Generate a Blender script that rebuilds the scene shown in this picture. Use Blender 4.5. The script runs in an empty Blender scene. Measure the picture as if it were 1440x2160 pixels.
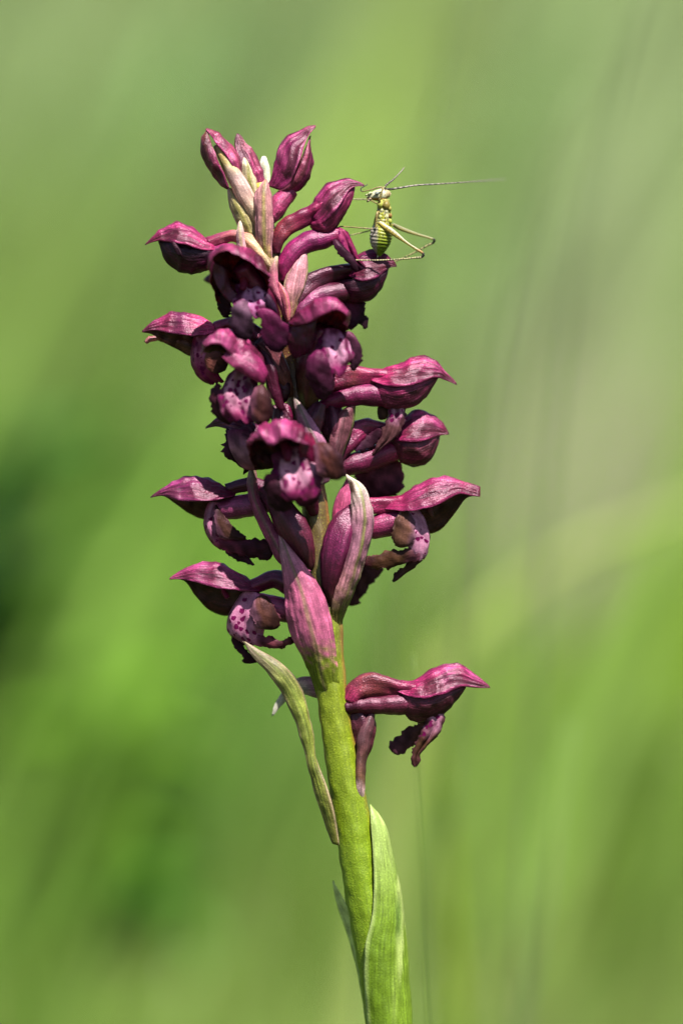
import bpy, math, random
import numpy as np
from mathutils import Vector, Matrix, kdtree

# ------------------------------------------------------------------ camera, sky, sun, exposure
# 1 Blender unit = 1 cm (a close-up of a wild orchid about 29 cm tall)
scene = bpy.context.scene
scene.unit_settings.scale_length = 0.01
PITCH = math.radians(4.0)
DIST = 40.0            # camera to the flower spike
PX = 168.0             # photograph pixels per cm at the spike
HF = 24.0              # height of the picture centre at the spike
CP, SP = math.cos(PITCH), math.sin(PITCH)

cam_data = bpy.data.cameras.new("camera")
cam = bpy.data.objects.new("camera", cam_data)
scene.collection.objects.link(cam)
scene.camera = cam
cam.location = (0.0, -DIST * CP, HF + DIST * SP)
cam.rotation_euler = (math.pi / 2 - PITCH, 0, 0)
cam_data.sensor_fit = 'VERTICAL'
cam_data.sensor_height = 36.0
cam_data.lens = 36.0 * DIST / (2160 / PX)
cam_data.clip_start = 0.5
cam_data.clip_end = 100000.0
cam_data.dof.use_dof = True
cam_data.dof.focus_distance = DIST - 0.12
cam_data.dof.aperture_fstop = cam_data.lens * 1e-3 / 1.9

SUN_ELEV = math.radians(63.0)
SUN_AZ = math.radians(28.0)      # to the right of straight behind the camera
sun_dir = Vector((math.sin(SUN_AZ) * math.cos(SUN_ELEV), -math.cos(SUN_AZ) * math.cos(SUN_ELEV), math.sin(SUN_ELEV)))
world = bpy.data.worlds.new("World")
scene.world = world
world.use_nodes = True
wn = world.node_tree
sky = wn.nodes.new("ShaderNodeTexSky")
sky.sky_type = 'NISHITA'
sky.sun_disc = False
sky.sun_elevation = SUN_ELEV
sky.sun_rotation = math.pi - SUN_AZ
bg = wn.nodes["Background"]
bg.inputs["Strength"].default_value = 0.05
wn.links.new(sky.outputs[0], bg.inputs["Color"])
sun_data = bpy.data.lights.new("sun", 'SUN')
sun_data.energy = 5.0
sun_data.angle = math.radians(0.53)
sun_data.color = (1.0, 0.95, 0.87)
sun = bpy.data.objects.new("sun", sun_data)
scene.collection.objects.link(sun)
sun.location = (10, -30, 80)
sun.rotation_euler = sun_dir.to_track_quat('Z', 'Y').to_euler()

vs = scene.view_settings
vs.view_transform = 'Standard'
vs.look = 'None'
vs.exposure = 2.35
vs.gamma = 1.0
vs.use_curve_mapping = False
scene.cycles.use_denoising = True
scene.cycles.max_bounces = 8
scene.cycles.sample_clamp_indirect = 6.0

rng = np.random.default_rng(7)
COL = scene.collection


# ------------------------------------------------------------------ helpers
def W(P):
    """plant coordinates (px right, px down, px depth away from the camera, at the spike) -> world cm"""
    P = np.asarray(P, float)
    d = P[..., 2] / PX
    s = (DIST + d) / DIST
    X = (P[..., 0] - 720.0) / PX * s
    Z = (1080.0 - P[..., 1]) / PX * s
    return np.stack([X, CP * d + SP * Z, -SP * d + CP * Z + HF], -1)


class SinNoise:
    def __init__(self, seed, n=10):
        r = np.random.default_rng(seed)
        k = r.normal(size=(n, 3))
        self.k = k / np.linalg.norm(k, axis=1, keepdims=True) * r.uniform(0.6, 1.6, (n, 1))
        self.p = r.uniform(0, 6.28, n)
        self.n = n

    def __call__(self, P, scale):
        a = P.reshape(-1, 3) * (6.283 / scale)
        v = np.sin(a @ self.k.T + self.p).sum(1) / math.sqrt(self.n / 2.0)
        return v.reshape(P.shape[:-1])


N1, N2, N3 = SinNoise(1), SinNoise(2), SinNoise(3)


def hermite(P, tk, t):
    P = np.asarray(P, float)
    n = len(tk)
    m = np.zeros_like(P)
    shp = (-1,) + (1,) * (P.ndim - 1)
    if n > 2:
        h0 = (tk[1:-1] - tk[:-2]).reshape(shp)
        h1 = (tk[2:] - tk[1:-1]).reshape(shp)
        d0 = (P[1:-1] - P[:-2]) / h0
        d1 = (P[2:] - P[1:-1]) / h1
        m[1:-1] = (d0 * h1 + d1 * h0) / (h0 + h1)
    e0 = (P[1] - P[0]) / (tk[1] - tk[0])
    e1 = (P[-1] - P[-2]) / (tk[-1] - tk[-2])
    m[0] = 1.5 * e0 - 0.5 * m[1] if n > 2 else e0
    m[-1] = 1.5 * e1 - 0.5 * m[-2] if n > 2 else e1
    i = np.clip(np.searchsorted(tk, t, side='right') - 1, 0, n - 2)
    h = (tk[i + 1] - tk[i])
    x = ((t - tk[i]) / h).reshape(shp)
    h = h.reshape(shp)
    return ((2 * x ** 3 - 3 * x ** 2 + 1) * P[i] + (x ** 3 - 2 * x ** 2 + x) * h * m[i]
            + (-2 * x ** 3 + 3 * x ** 2) * P[i + 1] + (x ** 3 - x ** 2) * h * m[i + 1])


def knots(P):
    P = np.asarray(P, float)
    d = np.linalg.norm(np.diff(P, axis=0).reshape(len(P) - 1, -1), axis=1)
    d = np.maximum(d, 1e-3) ** 0.75
    t = np.concatenate([[0], np.cumsum(d)])
    return t / t[-1]


def curve(pts, n):
    """smooth curve through pts, n samples evenly spaced along it"""
    P = np.asarray(pts, float)
    tk = knots(P)
    tt = np.linspace(0, 1, n * 6)
    F = hermite(P, tk, tt)
    L = np.concatenate([[0], np.cumsum(np.linalg.norm(np.diff(F, axis=0), axis=1))])
    t2 = np.interp(np.linspace(0, L[-1], n), L, tt)
    return hermite(P, tk, t2)


def vals(v, n):
    """a number or a list of numbers spread over n samples"""
    v = np.atleast_1d(np.asarray(v, float))
    if len(v) == 1:
        return np.full(n, v[0])
    return hermite(v[:, None], np.linspace(0, 1, len(v)), np.linspace(0, 1, n))[:, 0]


def smooth(a, b, x):
    t = np.clip((x - a) / (b - a), 0, 1)
    return t * t * (3 - 2 * t)


def mixc(a, b, t):
    a = np.asarray(a, float)
    b = np.asarray(b, float)
    t = np.asarray(t, float)[..., None]
    return a * (1 - t) + b * t


# surfaces (grids of points in plant pixels): dict(P=(nu,nv,3), out=sign of the outer side)
def g_hood(ridge, near, far=None, w=(6, 30, 40, 26, 3), d=0.0, nu=40, nv=33, p=0.9, flare=0.55):
    T = curve(ridge, nu)
    B = curve(near, nu)
    F = B if far is None else curve(far, nu)
    w = np.maximum(vals(w, nu), 0.5)
    d0 = vals(d, nu)
    s = np.linspace(-1, 1, nv)
    a = np.abs(s)
    f = 0.45 * a + 0.55 * (1 - np.cos(a * math.pi / 2))
    e = 0.62 * np.sin(a * math.pi / 2) ** p + 0.38 * a + flare * np.clip(a - 0.72, 0, 1)
    E = np.where((s < 0)[None, :, None], B[:, None, :], F[:, None, :])
    xy = T[:, None, :] + (E - T[:, None, :]) * f[None, :, None]
    dd = d0[:, None] + np.sign(s)[None, :] * e[None, :] * w[:, None]
    return dict(P=np.concatenate([xy, dd[..., None]], -1), kind='hood')


def g_sepal(top, bot, w=(4, 26, 34, 24, 3), d=0.0, bulge=8.0, side=-1, nu=34, nv=20):
    """side sepal: from under the hood edge (half-width w from the middle plane) down to the keel"""
    T = curve(top, nu)
    B = curve(bot, nu)
    w = vals(w, nu)
    d0 = vals(d, nu)
    s = np.linspace(0, 1, nv)
    xy = T[:, None, :] + (B - T)[:, None, :] * s[None, :, None]
    prof = 0.84 * np.cos(s * math.pi / 2 * 0.92) ** 0.7
    dd = d0[:, None] + side * (w[:, None] * prof[None, :] + bulge * np.sin(math.pi * s)[None, :] * np.sin(np.linspace(0.15, 1, nu) * math.pi)[:, None])
    return dict(P=np.concatenate([xy, dd[..., None]], -1), kind='hood')


def g_lens(poly, k, d=0.0, bulge=6.0, tilt=0.0, nu=26, nv=18, ripple=0.0):
    """sheet inside an outline; poly[0] and poly[k] are its two ends; bulge towards the camera; tilt: depth difference across"""
    poly = [tuple(p) for p in poly]
    A = curve(poly[:k + 1], nu)
    B = curve([poly[0]] + poly[:k - 1 if k == 0 else k - 1:-1] if False else [poly[0]] + poly[:k - 1:-1], nu)
    d0 = vals(d, nu)
    s = np.linspace(0, 1, nv)
    xy = A[:, None, :] + (B - A)[:, None, :] * s[None, :, None]
    wid = np.linalg.norm(B - A, axis=1)
    wid = wid / max(wid.max(), 1e-6)
    dd = d0[:, None] - bulge * np.sin(math.pi * s)[None, :] * wid[:, None] ** 0.7 + vals(tilt, nu)[:, None] * (s[None, :] - 0.5)
    if ripple:
        u = np.linspace(0, 1, nu)
        dd = dd + ripple * np.sin(u * 19)[:, None] * (np.abs(s - 0.5) * 2)[None, :] ** 2
    return dict(P=np.concatenate([xy, dd[..., None]], -1), kind='cam')


def g_ribbon(path, width, roll=0.0, cup=0.0, nu=30, nv=11, tip=True):
    C = curve(path, nu)
    wd = vals(width, nu)
    T = np.gradient(C, axis=0)
    T /= np.linalg.norm(T, axis=1, keepdims=True) + 1e-9
    V = np.array([0, 0, 1.0])
    S = np.cross(T, V)
    S /= np.linalg.norm(S, axis=1, keepdims=True) + 1e-9
    N = np.cross(S, T)
    r = np.radians(vals(roll, nu))[:, None]
    S2 = S * np.cos(r) + N * np.sin(r)
    N2_ = N * np.cos(r) - S * np.sin(r)
    s = np.linspace(-1, 1, nv)
    P = C[:, None, :] + S2[:, None, :] * (s[None, :] * wd[:, None] / 2)[..., None] + N2_[:, None, :] * (vals(cup, nu)[:, None] * (s ** 2)[None, :])[..., None]
    return dict(P=P, kind='cam')


def g_patch(rows, nu=30, nv=24, kind='cam'):
    """smooth sheet through rows of (px, py, depth) control points"""
    R = [curve(r, nv) for r in rows]
    R = np.stack(R, 0)
    tk = knots(R)
    return dict(P=hermite(R, tk, np.linspace(0, 1, nu)), kind=kind)


def g_tube(path, rad, flat=1.0, nu=40, nv=20, ridge=0.0, nr=6, twist=0.0):
    C = curve(path, nu)
    r = np.maximum(vals(rad, nu), 0.3)
    T = np.gradient(C, axis=0)
    T /= np.linalg.norm(T, axis=1, keepdims=True) + 1e-9
    S = np.cross(T, np.array([0, 0, 1.0]))
    S /= np.linalg.norm(S, axis=1, keepdims=True) + 1e-9
    N = np.cross(S, T)
    a = np.linspace(0, 2 * math.pi, nv, endpoint=False)
    u = np.linspace(0, 1, nu)
    rr = r[:, None] * (1 + ridge * np.cos(nr * a[None, :] + twist * u[:, None]))
    fl = vals(flat, nu)[:, None]
    P = C[:, None, :] + S[:, None, :] * (np.cos(a)[None, :] * rr)[..., None] + N[:, None, :] * (np.sin(a)[None, :] * rr * fl)[..., None]
    return dict(P=P, kind='tube')


def mesh_from(name, V, quads, tris, attrs, mat, parent, origin):
    me = bpy.data.meshes.new(name)
    nv_, nq, nt = len(V), len(quads), len(tris)
    me.vertices.add(nv_)
    me.vertices.foreach_set("co", (V - origin).astype(np.float32).ravel())
    me.loops.add(nq * 4 + nt * 3)
    li = np.concatenate([np.asarray(quads, np.int32).reshape(-1), np.asarray(tris, np.int32).reshape(-1)]).astype(np.int32)
    me.loops.foreach_set("vertex_index", li)
    me.polygons.add(nq + nt)
    ls = np.concatenate([np.arange(nq) * 4, nq * 4 + np.arange(nt) * 3]).astype(np.int32)
    me.polygons.foreach_set("loop_start", ls)
    me.polygons.foreach_set("use_smooth", np.ones(nq + nt, bool))
    me.update(calc_edges=True)
    me.validate()
    for an, (ty, arr) in attrs.items():
        at = me.attributes.new(an, ty, 'POINT')
        key = {'FLOAT_COLOR': 'color', 'FLOAT_VECTOR': 'vector', 'FLOAT': 'value'}[ty]
        at.data.foreach_set(key, np.asarray(arr, np.float32).ravel())
    o = bpy.data.objects.new(name, me)
    COL.objects.link(o)
    if mat is not None:
        me.materials.append(mat)
    if parent is not None:
        o.parent = parent
        o.location = Vector(origin) - ORIG[parent.name]
    else:
        o.location = Vector(origin)
    ORIG[o.name] = Vector(origin)
    return o


ORIG = {}


def empty(name, loc):
    o = bpy.data.objects.new(name, None)
    o.empty_display_size = 0.5
    COL.objects.link(o)
    o.location = loc
    ORIG[o.name] = Vector(loc)
    return o


def tag(o, label=None, cat=None, group=None, kind=None):
    if label:
        o['label'] = label
    if cat:
        o['category'] = cat
    if group:
        o['group'] = group
    if kind:
        o['kind'] = kind
    return o


def build(name, grids, mat, parent=None, th=2.8, rough=0.6, seed=0):
    """grids: list of (surface, colour function, options) -> one mesh object"""
    Vs, Cs, Us, Ms, Q, T = [], [], [], [], [], []
    off = 0
    for item in grids:
        g, cf = item[0], item[1]
        op = item[2] if len(item) > 2 else {}
        P = g['P'].copy()
        nu, nv = P.shape[:2]
        thk = op.get('th', th)
        rg = op.get('rough', rough)
        ii = np.arange(nu)[:, None]
        jj = np.arange(nv)[None, :]
        u = np.linspace(0, 1, nu)[:, None] * np.ones((1, nv))
        if g['kind'] == 'tube':
            cen = P.mean(1, keepdims=True)
            if rg:
                dirn = P - cen
                P = P + dirn / (np.linalg.norm(dirn, axis=-1, keepdims=True) + 1e-6) * (rg * (N1(P + seed * 31, 34) * 0.8 + N2(P + seed * 17, 14) * 0.35))[..., None]
            v = np.linspace(0, 1, nv, endpoint=False)[None, :] * np.ones((nu, 1))
            V = np.concatenate([P.reshape(-1, 3), P[0].mean(0)[None], P[-1].mean(0)[None]])
            a = (ii[:-1] * nv + jj).ravel()
            b = (ii[:-1] * nv + (jj + 1) % nv).ravel()
            Q.append(np.stack([a, b, b + nv, a + nv], 1) + off)
            e0, e1 = nu * nv, nu * nv + 1
            j0 = np.arange(nv)
            T.append(np.stack([np.full(nv, e0), (j0 + 1) % nv, j0], 1) + off)
            T.append(np.stack([np.full(nv, e1), (nu - 1) * nv + j0, (nu - 1) * nv + (j0 + 1) % nv], 1) + off)
            side = np.ones_like(u)
            c = cf(u, v, side, P)
            C = np.concatenate([c.reshape(-1, 3), c[0].mean(0)[None], c[-1].mean(0)[None]])
            rad = np.linalg.norm(P - cen, axis=-1).mean(1)
            ln = np.concatenate([[0], np.cumsum(np.linalg.norm(np.diff(cen[:, 0], axis=0), axis=1))])
            uv = np.stack([ln[:, None] * np.ones((1, nv)) / PX, v * 2 * math.pi * rad.mean() / PX, np.zeros_like(u)], -1).reshape(-1, 3)
            uv = np.concatenate([uv, uv[:1], uv[-1:]])
            m = op.get('mask')
            m = np.zeros(len(V)) if m is None else np.concatenate([m(u, v, side, P).ravel(), [0, 0]])
        else:
            v = np.linspace(0, 1, nv)[None, :] * np.ones((nu, 1))
            du = np.gradient(P, axis=0)
            dv = np.gradient(P, axis=1)
            N = np.cross(du, dv)
            # steady normals near pointed ends
            ln_ = np.linalg.norm(N, axis=-1, keepdims=True)
            N = N / (ln_ + 1e-6)
            bad = ln_[..., 0] < 0.02
            if bad.any():
                mean = N[~bad].mean(0)
                for i in range(nu):
                    if bad[i].any():
                        k = min(max(i, 2), nu - 3)
                        row = N[k][~bad[k]]
                        N[i][bad[i]] = row.mean(0) if len(row) else mean
            N /= np.linalg.norm(N, axis=-1, keepdims=True) + 1e-6
            if g['kind'] == 'hood':
                cen = P.mean(1, keepdims=True)
                sgn = np.sign((N * (P - cen)).sum(-1).mean())
            else:
                sgn = -np.sign(N[..., 2].mean())
            sgn = sgn if sgn != 0 else 1.0
            N = N * sgn
            if rg:
                P = P + N * (rg * (N1(P + seed * 31, 46) * 0.9 + N2(P + seed * 17, 19) * 0.45))[..., None]
            if mat.name in ('petal', 'bract_skin', 'lip'):
                cr = np.abs(N3(P * np.array([1.0, 1.0, 0.6]) + seed * 53.0, op.get('csize', 70)))
                P = P + N * (op.get('crease', 2.6 if mat.name == 'petal' else 1.0) * (0.7 - np.minimum(cr, 1.4)) * np.clip(np.minimum(u, 1 - u) * 5, 0, 1))[..., None]
            # long fine ribs of the petal
            hd = g['kind'] == 'hood'
            P = P + N * (op.get('rib', 1.3 if hd else 0.5) * np.sin(v * op.get('nrib', 52 if hd else 38) + 1.6 * N3(P, 75)) * np.clip(np.minimum(u, 1 - u) * 6, 0, 1))[..., None]
            jag = op.get('jag', 0.0)
            if jag:
                edge = np.maximum(np.abs(v - 0.5) * 2 - 0.8, 0) / 0.2
                P = P + (dv / (np.linalg.norm(dv, axis=-1, keepdims=True) + 1e-6)) * (edge * jag * (N2(P + seed * 7, 9) + N1(P, 23)) * np.sign(v - 0.5))[..., None]
            bd = np.minimum(np.minimum(v, 1 - v) * 8, np.minimum(u, 1 - u) * 10)
            tt = thk * (0.28 + 0.72 * np.clip(bd, 0, 1) ** 0.6) * 0.5
            F = P + N * tt[..., None]
            Bk = P - N * tt[..., None]
            V = np.concatenate([F.reshape(-1, 3), Bk.reshape(-1, 3)])
            n = nu * nv
            a = (ii[:-1] * nv + jj[:, :-1]).ravel()
            qf = np.stack([a, a + 1, a + nv + 1, a + nv], 1)
            if sgn < 0:
                qf = qf[:, ::-1]
            Q.append(qf + off)
            Q.append(qf[:, ::-1] + n + off)
            loop = np.concatenate([np.arange(nv), (np.arange(1, nu) * nv + nv - 1), ((nu - 1) * nv + np.arange(nv - 2, -1, -1)), (np.arange(nu - 2, 0, -1) * nv)])
            l2 = np.roll(loop, -1)
            qs = np.stack([loop, l2, l2 + n, loop + n], 1)
            if sgn > 0:
                qs = qs[:, ::-1]
            Q.append(qs + off)
            one = np.ones_like(u)
            C = np.concatenate([cf(u, v, one, P).reshape(-1, 3), cf(u, v, -one, P).reshape(-1, 3)])
            lu = np.concatenate([[0], np.cumsum(np.linalg.norm(np.diff(P, axis=0), axis=2).mean(1))])
            wv = np.linalg.norm(np.diff(P, axis=1), axis=2).sum(1).max()
            uv = np.stack([lu[:, None] * np.ones((1, nv)) / PX, v * wv / PX, np.zeros_like(u)], -1).reshape(-1, 3)
            uv = np.concatenate([uv, uv])
            m = op.get('mask')
            m = np.zeros(len(V)) if m is None else np.concatenate([m(u, v, one, P).ravel(), m(u, v, -one, P).ravel()])
        Vs.append(V)
        Cs.append(C)
        Us.append(uv)
        Ms.append(m)
        off += len(V)
    V = W(np.concatenate(Vs))
    C = np.concatenate(Cs) * np.array(PIGMENT.get(mat.name, (1, 1, 1)))
    if mat.name in ('petal', 'spur_skin'):          # deep wine pigment stays deep, pale veins and painted crown highlights stay pale
        C = C * (0.52 + 0.55 * np.clip(C[:, :1] / 0.155, 0, 1.4) ** 1.3) * np.array([1.06, 1.0, 1.0])
    C = np.clip(C, 0.0005, 0.9)
    C = np.concatenate([C, np.ones((len(C), 1))], 1)
    quads = np.concatenate(Q)
    tris = np.concatenate(T) if T else np.zeros((0, 3), int)
    org = V[0] if parent is not None else V.mean(0)
    return mesh_from(name, V, quads, tris, {'Col': ('FLOAT_COLOR', C), 'grain': ('FLOAT_VECTOR', np.concatenate(Us)), 'spots': ('FLOAT', np.concatenate(Ms))}, mat, parent, org)


# ------------------------------------------------------------------ materials
def nodes_of(name):
    m = bpy.data.materials.new(name)
    m.use_nodes = True
    nt = m.node_tree
    nt.nodes.clear()
    return m, nt


def nd(nt, kind, **kw):
    n = nt.nodes.new(kind)
    for k, v in kw.items():
        setattr(n, k, v)
    return n


def plant_material(name, transl=0.25, rough=0.42, grain=0.5, speck=60.0, bump=0.5, spec=0.45, sheen=0.0, speck_gain=0.35, tr_gain=(1.5, 1.2, 1.2), pale_speck=None, sss=0.0, flash=0.8, mottle=0.28, tint=(1, 1, 1)):
    m, nt = nodes_of(name)
    L = nt.links.new
    col = nd(nt, "ShaderNodeAttribute", attribute_name="Col")
    gr = nd(nt, "ShaderNodeAttribute", attribute_name="grain")
    sp = nd(nt, "ShaderNodeAttribute", attribute_name="spots")
    tc = nd(nt, "ShaderNodeTexCoord")
    # long streaks
    mp = nd(nt, "ShaderNodeMapping")
    mp.inputs["Scale"].default_value = (2.2, 34.0, 1.0)
    L(gr.outputs["Vector"], mp.inputs["Vector"])
    st = nd(nt, "ShaderNodeTexNoise")
    st.inputs["Scale"].default_value = 1.0
    st.inputs["Detail"].default_value = 3.0
    L(mp.outputs[0], st.inputs["Vector"])
    # fine noise for bumps, speckle and the sparkle painted into the colour
    fine = nd(nt, "ShaderNodeTexNoise")
    fine.inputs["Scale"].default_value = speck
    fine.inputs["Detail"].default_value = 2.0
    L(tc.outputs["Object"], fine.inputs["Vector"])
    mott = nd(nt, "ShaderNodeTexNoise")
    mott.inputs["Scale"].default_value = 7.0
    mott.inputs["Detail"].default_value = 3.0
    L(tc.outputs["Object"], mott.inputs["Vector"])

    def rng_(src, a, b, lo=0.3, hi=0.7):
        r = nd(nt, "ShaderNodeMapRange")
        r.inputs["From Min"].default_value = lo
        r.inputs["From Max"].default_value = hi
        r.inputs["To Min"].default_value = a
        r.inputs["To Max"].default_value = b
        L(src, r.inputs["Value"])
        return r.outputs[0]

    def math_(op, a, b):
        n = nd(nt, "ShaderNodeMath", operation=op)
        for i, x in enumerate((a, b)):
            if isinstance(x, (int, float)):
                n.inputs[i].default_value = x
            else:
                L(x, n.inputs[i])
        return n.outputs[0]

    f = math_('MULTIPLY', rng_(st.outputs[0], 1 - grain * 0.6, 1 + grain * 0.5), rng_(fine.outputs[0], 1 - speck_gain, 1 + speck_gain))
    f = math_('MULTIPLY', f, rng_(mott.outputs[0], 1 - mottle, 1 + mottle))
    f = math_('MULTIPLY', f, rng_(fine.outputs[0], 1.0, 1.0 + flash, 0.60, 0.70))  # painted sparkle: base colour lifted at the noise peaks
    # spots
    vo = nd(nt, "ShaderNodeTexVoronoi")
    vo.inputs["Scale"].default_value = 10.5
    vo.inputs["Randomness"].default_value = 0.9
    wob = nd(nt, "ShaderNodeTexNoise")
    wob.inputs["Scale"].default_value = 16.0
    L(tc.outputs["Object"], wob.inputs["Vector"])
    wsc = nd(nt, "ShaderNodeVectorMath", operation='SCALE')
    wsc.inputs["Scale"].default_value = 0.07
    L(wob.outputs["Color"], wsc.inputs[0])
    wad = nd(nt, "ShaderNodeVectorMath", operation='ADD')
    L(tc.outputs["Object"], wad.inputs[0])
    L(wsc.outputs[0], wad.inputs[1])
    L(wad.outputs[0], vo.inputs["Vector"])
    spm = math_('MULTIPLY', rng_(vo.outputs["Distance"], 1.0, 0.0, 0.30, 0.37), sp.outputs["Fac"])
    mx0 = nd(nt, "ShaderNodeMix", data_type='RGBA')
    L(spm, mx0.inputs[0])
    L(col.outputs["Color"], mx0.inputs[6])
    mx0.inputs[7].default_value = (0.055, 0.001, 0.024, 1)
    mul = nd(nt, "ShaderNodeVectorMath", operation='SCALE')
    L(mx0.outputs[2], mul.inputs[0])
    L(f, mul.inputs["Scale"])
    base = mul.outputs[0]
    if pale_speck:
        # pale yellowish speckles mixed into the skin colour
        gm = rng_(fine.outputs[0], 0.0, 0.6, 0.60, 0.74)
        mx1 = nd(nt, "ShaderNodeMix", data_type='RGBA')
        L(gm, mx1.inputs[0])
        L(base, mx1.inputs[6])
        mx1.inputs[7].default_value = (*pale_speck, 1)
        base = mx1.outputs[2]
    bm = nd(nt, "ShaderNodeBump")
    bm.inputs["Strength"].default_value = bump
    bm.inputs["Distance"].default_value = 0.016
    L(math_('ADD', fine.outputs[0], math_('MULTIPLY', st.outputs[0], 0.7)), bm.inputs["Height"])
    pr = nd(nt, "ShaderNodeBsdfPrincipled")
    L(base, pr.inputs["Base Color"])
    pr.inputs["Roughness"].default_value = rough
    pr.inputs["Specular IOR Level"].default_value = spec
    pr.inputs["Specular Tint"].default_value = (*tint, 1)
    if sheen:
        pr.inputs["Sheen Weight"].default_value = sheen
        pr.inputs["Sheen Roughness"].default_value = 0.4
        pr.inputs["Sheen Tint"].default_value = (1.0, 0.75, 0.9, 1)
    if sss:
        pr.inputs["Subsurface Weight"].default_value = sss
        pr.inputs["Subsurface Radius"].default_value = (0.06, 0.05, 0.02)
        pr.inputs["Subsurface Scale"].default_value = 1.0
    L(bm.outputs[0], pr.inputs["Normal"])
    outn = nd(nt, "ShaderNodeOutputMaterial")
    if transl:
        tr = nd(nt, "ShaderNodeBsdfTranslucent")
        sc = nd(nt, "ShaderNodeVectorMath", operation='MULTIPLY')
        L(base, sc.inputs[0])
        sc.inputs[1].default_value = tr_gain
        L(sc.outputs[0], tr.inputs["Color"])
        mxs = nd(nt, "ShaderNodeMixShader")
        mxs.inputs[0].default_value = transl
        L(pr.outputs[0], mxs.inputs[1])
        L(tr.outputs[0], mxs.inputs[2])
        L(mxs.outputs[0], outn.inputs["Surface"])
    else:
        L(pr.outputs[0], outn.inputs["Surface"])
    return m


PIGMENT = {'petal': (0.54, 0.29, 0.49), 'lip': (0.50, 0.32, 0.42), 'spur_skin': (0.45, 0.23, 0.37), 'bract_skin': (0.84, 0.74, 0.72), 'stem_skin': (0.80, 0.80, 0.25), 'stem_leaf_skin': (0.78, 0.80, 0.44)}
M_PETAL = plant_material("petal", transl=0.38, rough=0.36, grain=1.0, speck=60, bump=0.5, spec=0.34, speck_gain=0.14, flash=1.3, tint=(1.0, 0.66, 0.84))
M_LIP = plant_material("lip", transl=0.20, rough=0.5, grain=0.3, speck=52, bump=0.35, spec=0.12, speck_gain=0.10, flash=0.2, tint=(1.0, 0.55, 0.75))
M_TUBE = plant_material("spur_skin", transl=0.18, rough=0.36, grain=0.8, speck=60, bump=0.5, spec=0.32, speck_gain=0.14, flash=1.2, tint=(1.0, 0.66, 0.84))
M_BRACT = plant_material("bract_skin", transl=0.36, rough=0.44, grain=0.8, speck=56, bump=0.4, spec=0.24, speck_gain=0.14, flash=0.45)
M_STEM = plant_material("stem_skin", transl=0.0, rough=0.42, grain=0.35, speck=48, bump=0.35, spec=0.26, speck_gain=0.12, pale_speck=(0.16, 0.175, 0.02), sss=0.25, flash=0.2, mottle=0.10)
M_LEAF = plant_material("stem_leaf_skin", transl=0.28, rough=0.42, grain=0.55, speck=48, bump=0.35, spec=0.24, speck_gain=0.12, flash=0.25, mottle=0.12)


def foliage_material(name, transl=0.4, rough=0.5):
    m, nt = nodes_of(name)
    L = nt.links.new
    col = nd(nt, "ShaderNodeAttribute", attribute_name="Col")
    pr = nd(nt, "ShaderNodeBsdfPrincipled")
    tc = nd(nt, "ShaderNodeTexCoord")
    nz = nd(nt, "ShaderNodeTexNoise")
    nz.inputs["Scale"].default_value = 1.3
    L(tc.outputs["Object"], nz.inputs["Vector"])
    mr = nd(nt, "ShaderNodeMapRange")
    mr.inputs["To Min"].default_value = 0.75
    mr.inputs["To Max"].default_value = 1.25
    L(nz.outputs[0], mr.inputs["Value"])
    sc = nd(nt, "ShaderNodeVectorMath", operation='SCALE')
    L(col.outputs["Color"], sc.inputs[0])
    L(mr.outputs[0], sc.inputs["Scale"])
    L(sc.outputs[0], pr.inputs["Base Color"])
    pr.inputs["Roughness"].default_value = rough
    pr.inputs["Specular IOR Level"].default_value = 0.3
    tr = nd(nt, "ShaderNodeBsdfTranslucent")
    s2 = nd(nt, "ShaderNodeVectorMath", operation='MULTIPLY')
    L(sc.outputs[0], s2.inputs[0])
    s2.inputs[1].default_value = (1.25, 1.3, 0.6)
    L(s2.outputs[0], tr.inputs["Color"])
    mx = nd(nt, "ShaderNodeMixShader")
    mx.inputs[0].default_value = transl
    L(pr.outputs[0], mx.inputs[1])
    L(tr.outputs[0], mx.inputs[2])
    o = nd(nt, "ShaderNodeOutputMaterial")
    L(mx.outputs[0], o.inputs["Surface"])
    return m


M_GRASS = foliage_material("grass_blade", transl=0.5)


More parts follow.
